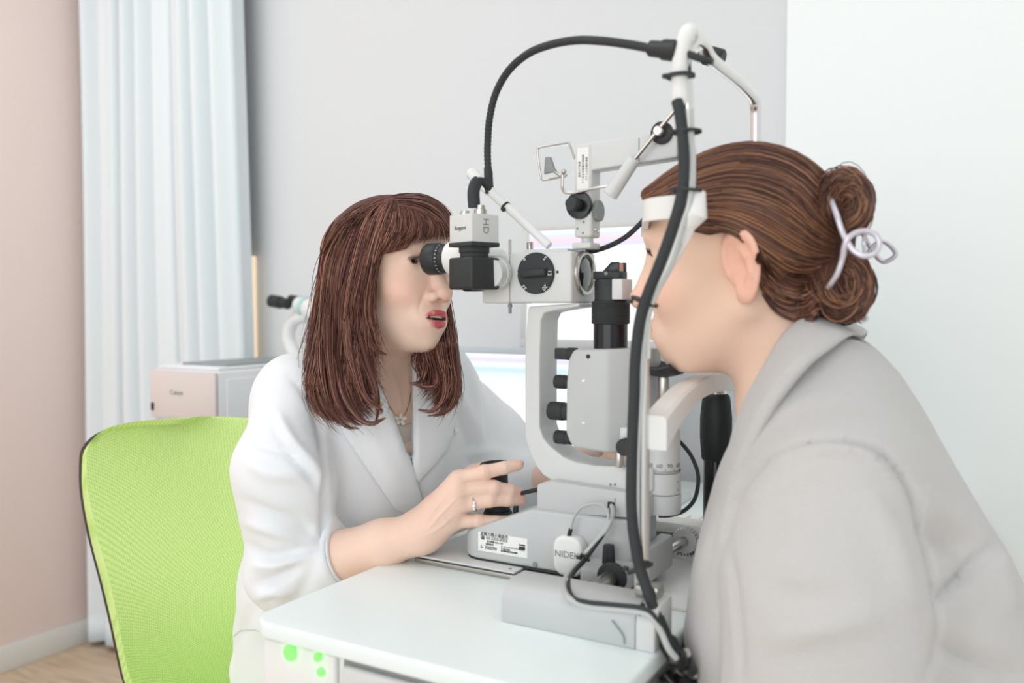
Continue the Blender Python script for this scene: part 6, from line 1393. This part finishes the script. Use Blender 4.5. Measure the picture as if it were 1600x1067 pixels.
def ubase(P):
    Q = PH.loc(P); d = ell(Q, PC, (.0925, .0805, .0820)) * PH.sc
    cutf = smax(view_poly(P, [(990, 312), (1040, 332), (1082, 362), (1108, 368), (1136, 362), (1178, 385), (1190, 440), (1206, 478), (1240, 510), (1330, 510), (1330, 420), (1400, 200), (960, 180), (985, 250)]), -1.0, .001)
    d = smax(d, cutf, .004)
    c0, c1 = Pv(1321, 318, .012), Pv(1312, 446, .010)
    d = smin(d, smax(ell(P, c0, (.0205, .030, .0262)), -ell(P, c0 + [0, -.030, 0], (.006, .012, .008)), .004), .006); d = smin(d, ell(P, c1, (.0260, .032, .0275)), .008)
    d = smin(d, cap(P, hp(1250, 462, .88), c1, .030, .024), .012); return smin(d, cap(P, c0, c1, .012, .012), .01)
uv_, uf = surface_nets(ubase, PH.pos - .15, PH.pos + np.array([.20, .15, .15]), .0032)
qmesh('hair_underlayer', uv_, uf, hairb_m, ph_, None, np.tile(np.array(srgb((84, 54, 44))), (len(uv_), 1)))
# claw clip
def vv(x, y, v): return Pv(x, y, v)
ck = MB(); vk2 = -.034
ck.tube(crom([vv(1291, 298, -.012), vv(1299, 314, -.024), vv(1308, 338, vk2), vv(1316, 362, vk2 - .002), vv(1324, 378, vk2 - .004), vv(1334, 392, vk2 - .005), vv(1350, 400, vk2 - .004), vv(1366, 396, vk2), vv(1374, 382, vk2 + .002), vv(1368, 367, vk2 + .002), vv(1352, 361, vk2), vv(1336, 364, vk2 - .003), vv(1324, 374, vk2 - .006), vv(1319, 388, vk2 - .005), vv(1316, 405, vk2 - .002), vv(1308, 428, vk2), vv(1294, 450, -.028)], 8), .0027, 10)
co2 = ck.build('hair_clip', clip_m, pat, 'pale metal wire claw clip')
MB().tube(crom([vv(1352, 363, vk2 + .004), vv(1350, 380, vk2 + .008), vv(1352, 398, vk2 + .004)], 4), .0020, 8).build('clip_spring', clip_m, co2)
MB().tube(crom([np.array([p[0], .07 - p[1], p[2]]) for p in (vv(1291, 298, -.012), vv(1308, 338, vk2), vv(1330, 378, vk2), vv(1350, 398, vk2), vv(1372, 384, vk2), vv(1350, 362, vk2), vv(1326, 378, vk2), vv(1308, 428, vk2), vv(1294, 450, -.02))], 6), .0026, 8).build('clip_jaw', clip_m, co2)
# patient's stool, below the frame
so = thing('stool', 'round grey stool under the woman in the wool coat', 'stool', (phip[0], .05, 0)); sx_, sz_ = float(phip[0]), float(phip[2]) - .10
MB().lathe((sx_, .05, sz_ - .06), Z_, [(0, .17), (.01, .18), (.045, .18), (.06, .165)]).build('seat', M['dgrey'], so); MB().cyl((sx_, .05, .04), (sx_, .05, sz_ - .06), .03).build('column', M['steel'], so); MB().lathe((sx_, .05, 0), Z_, [(0, .22), (.02, .22), (.04, .05)]).build('base', M['dgrey'], so)
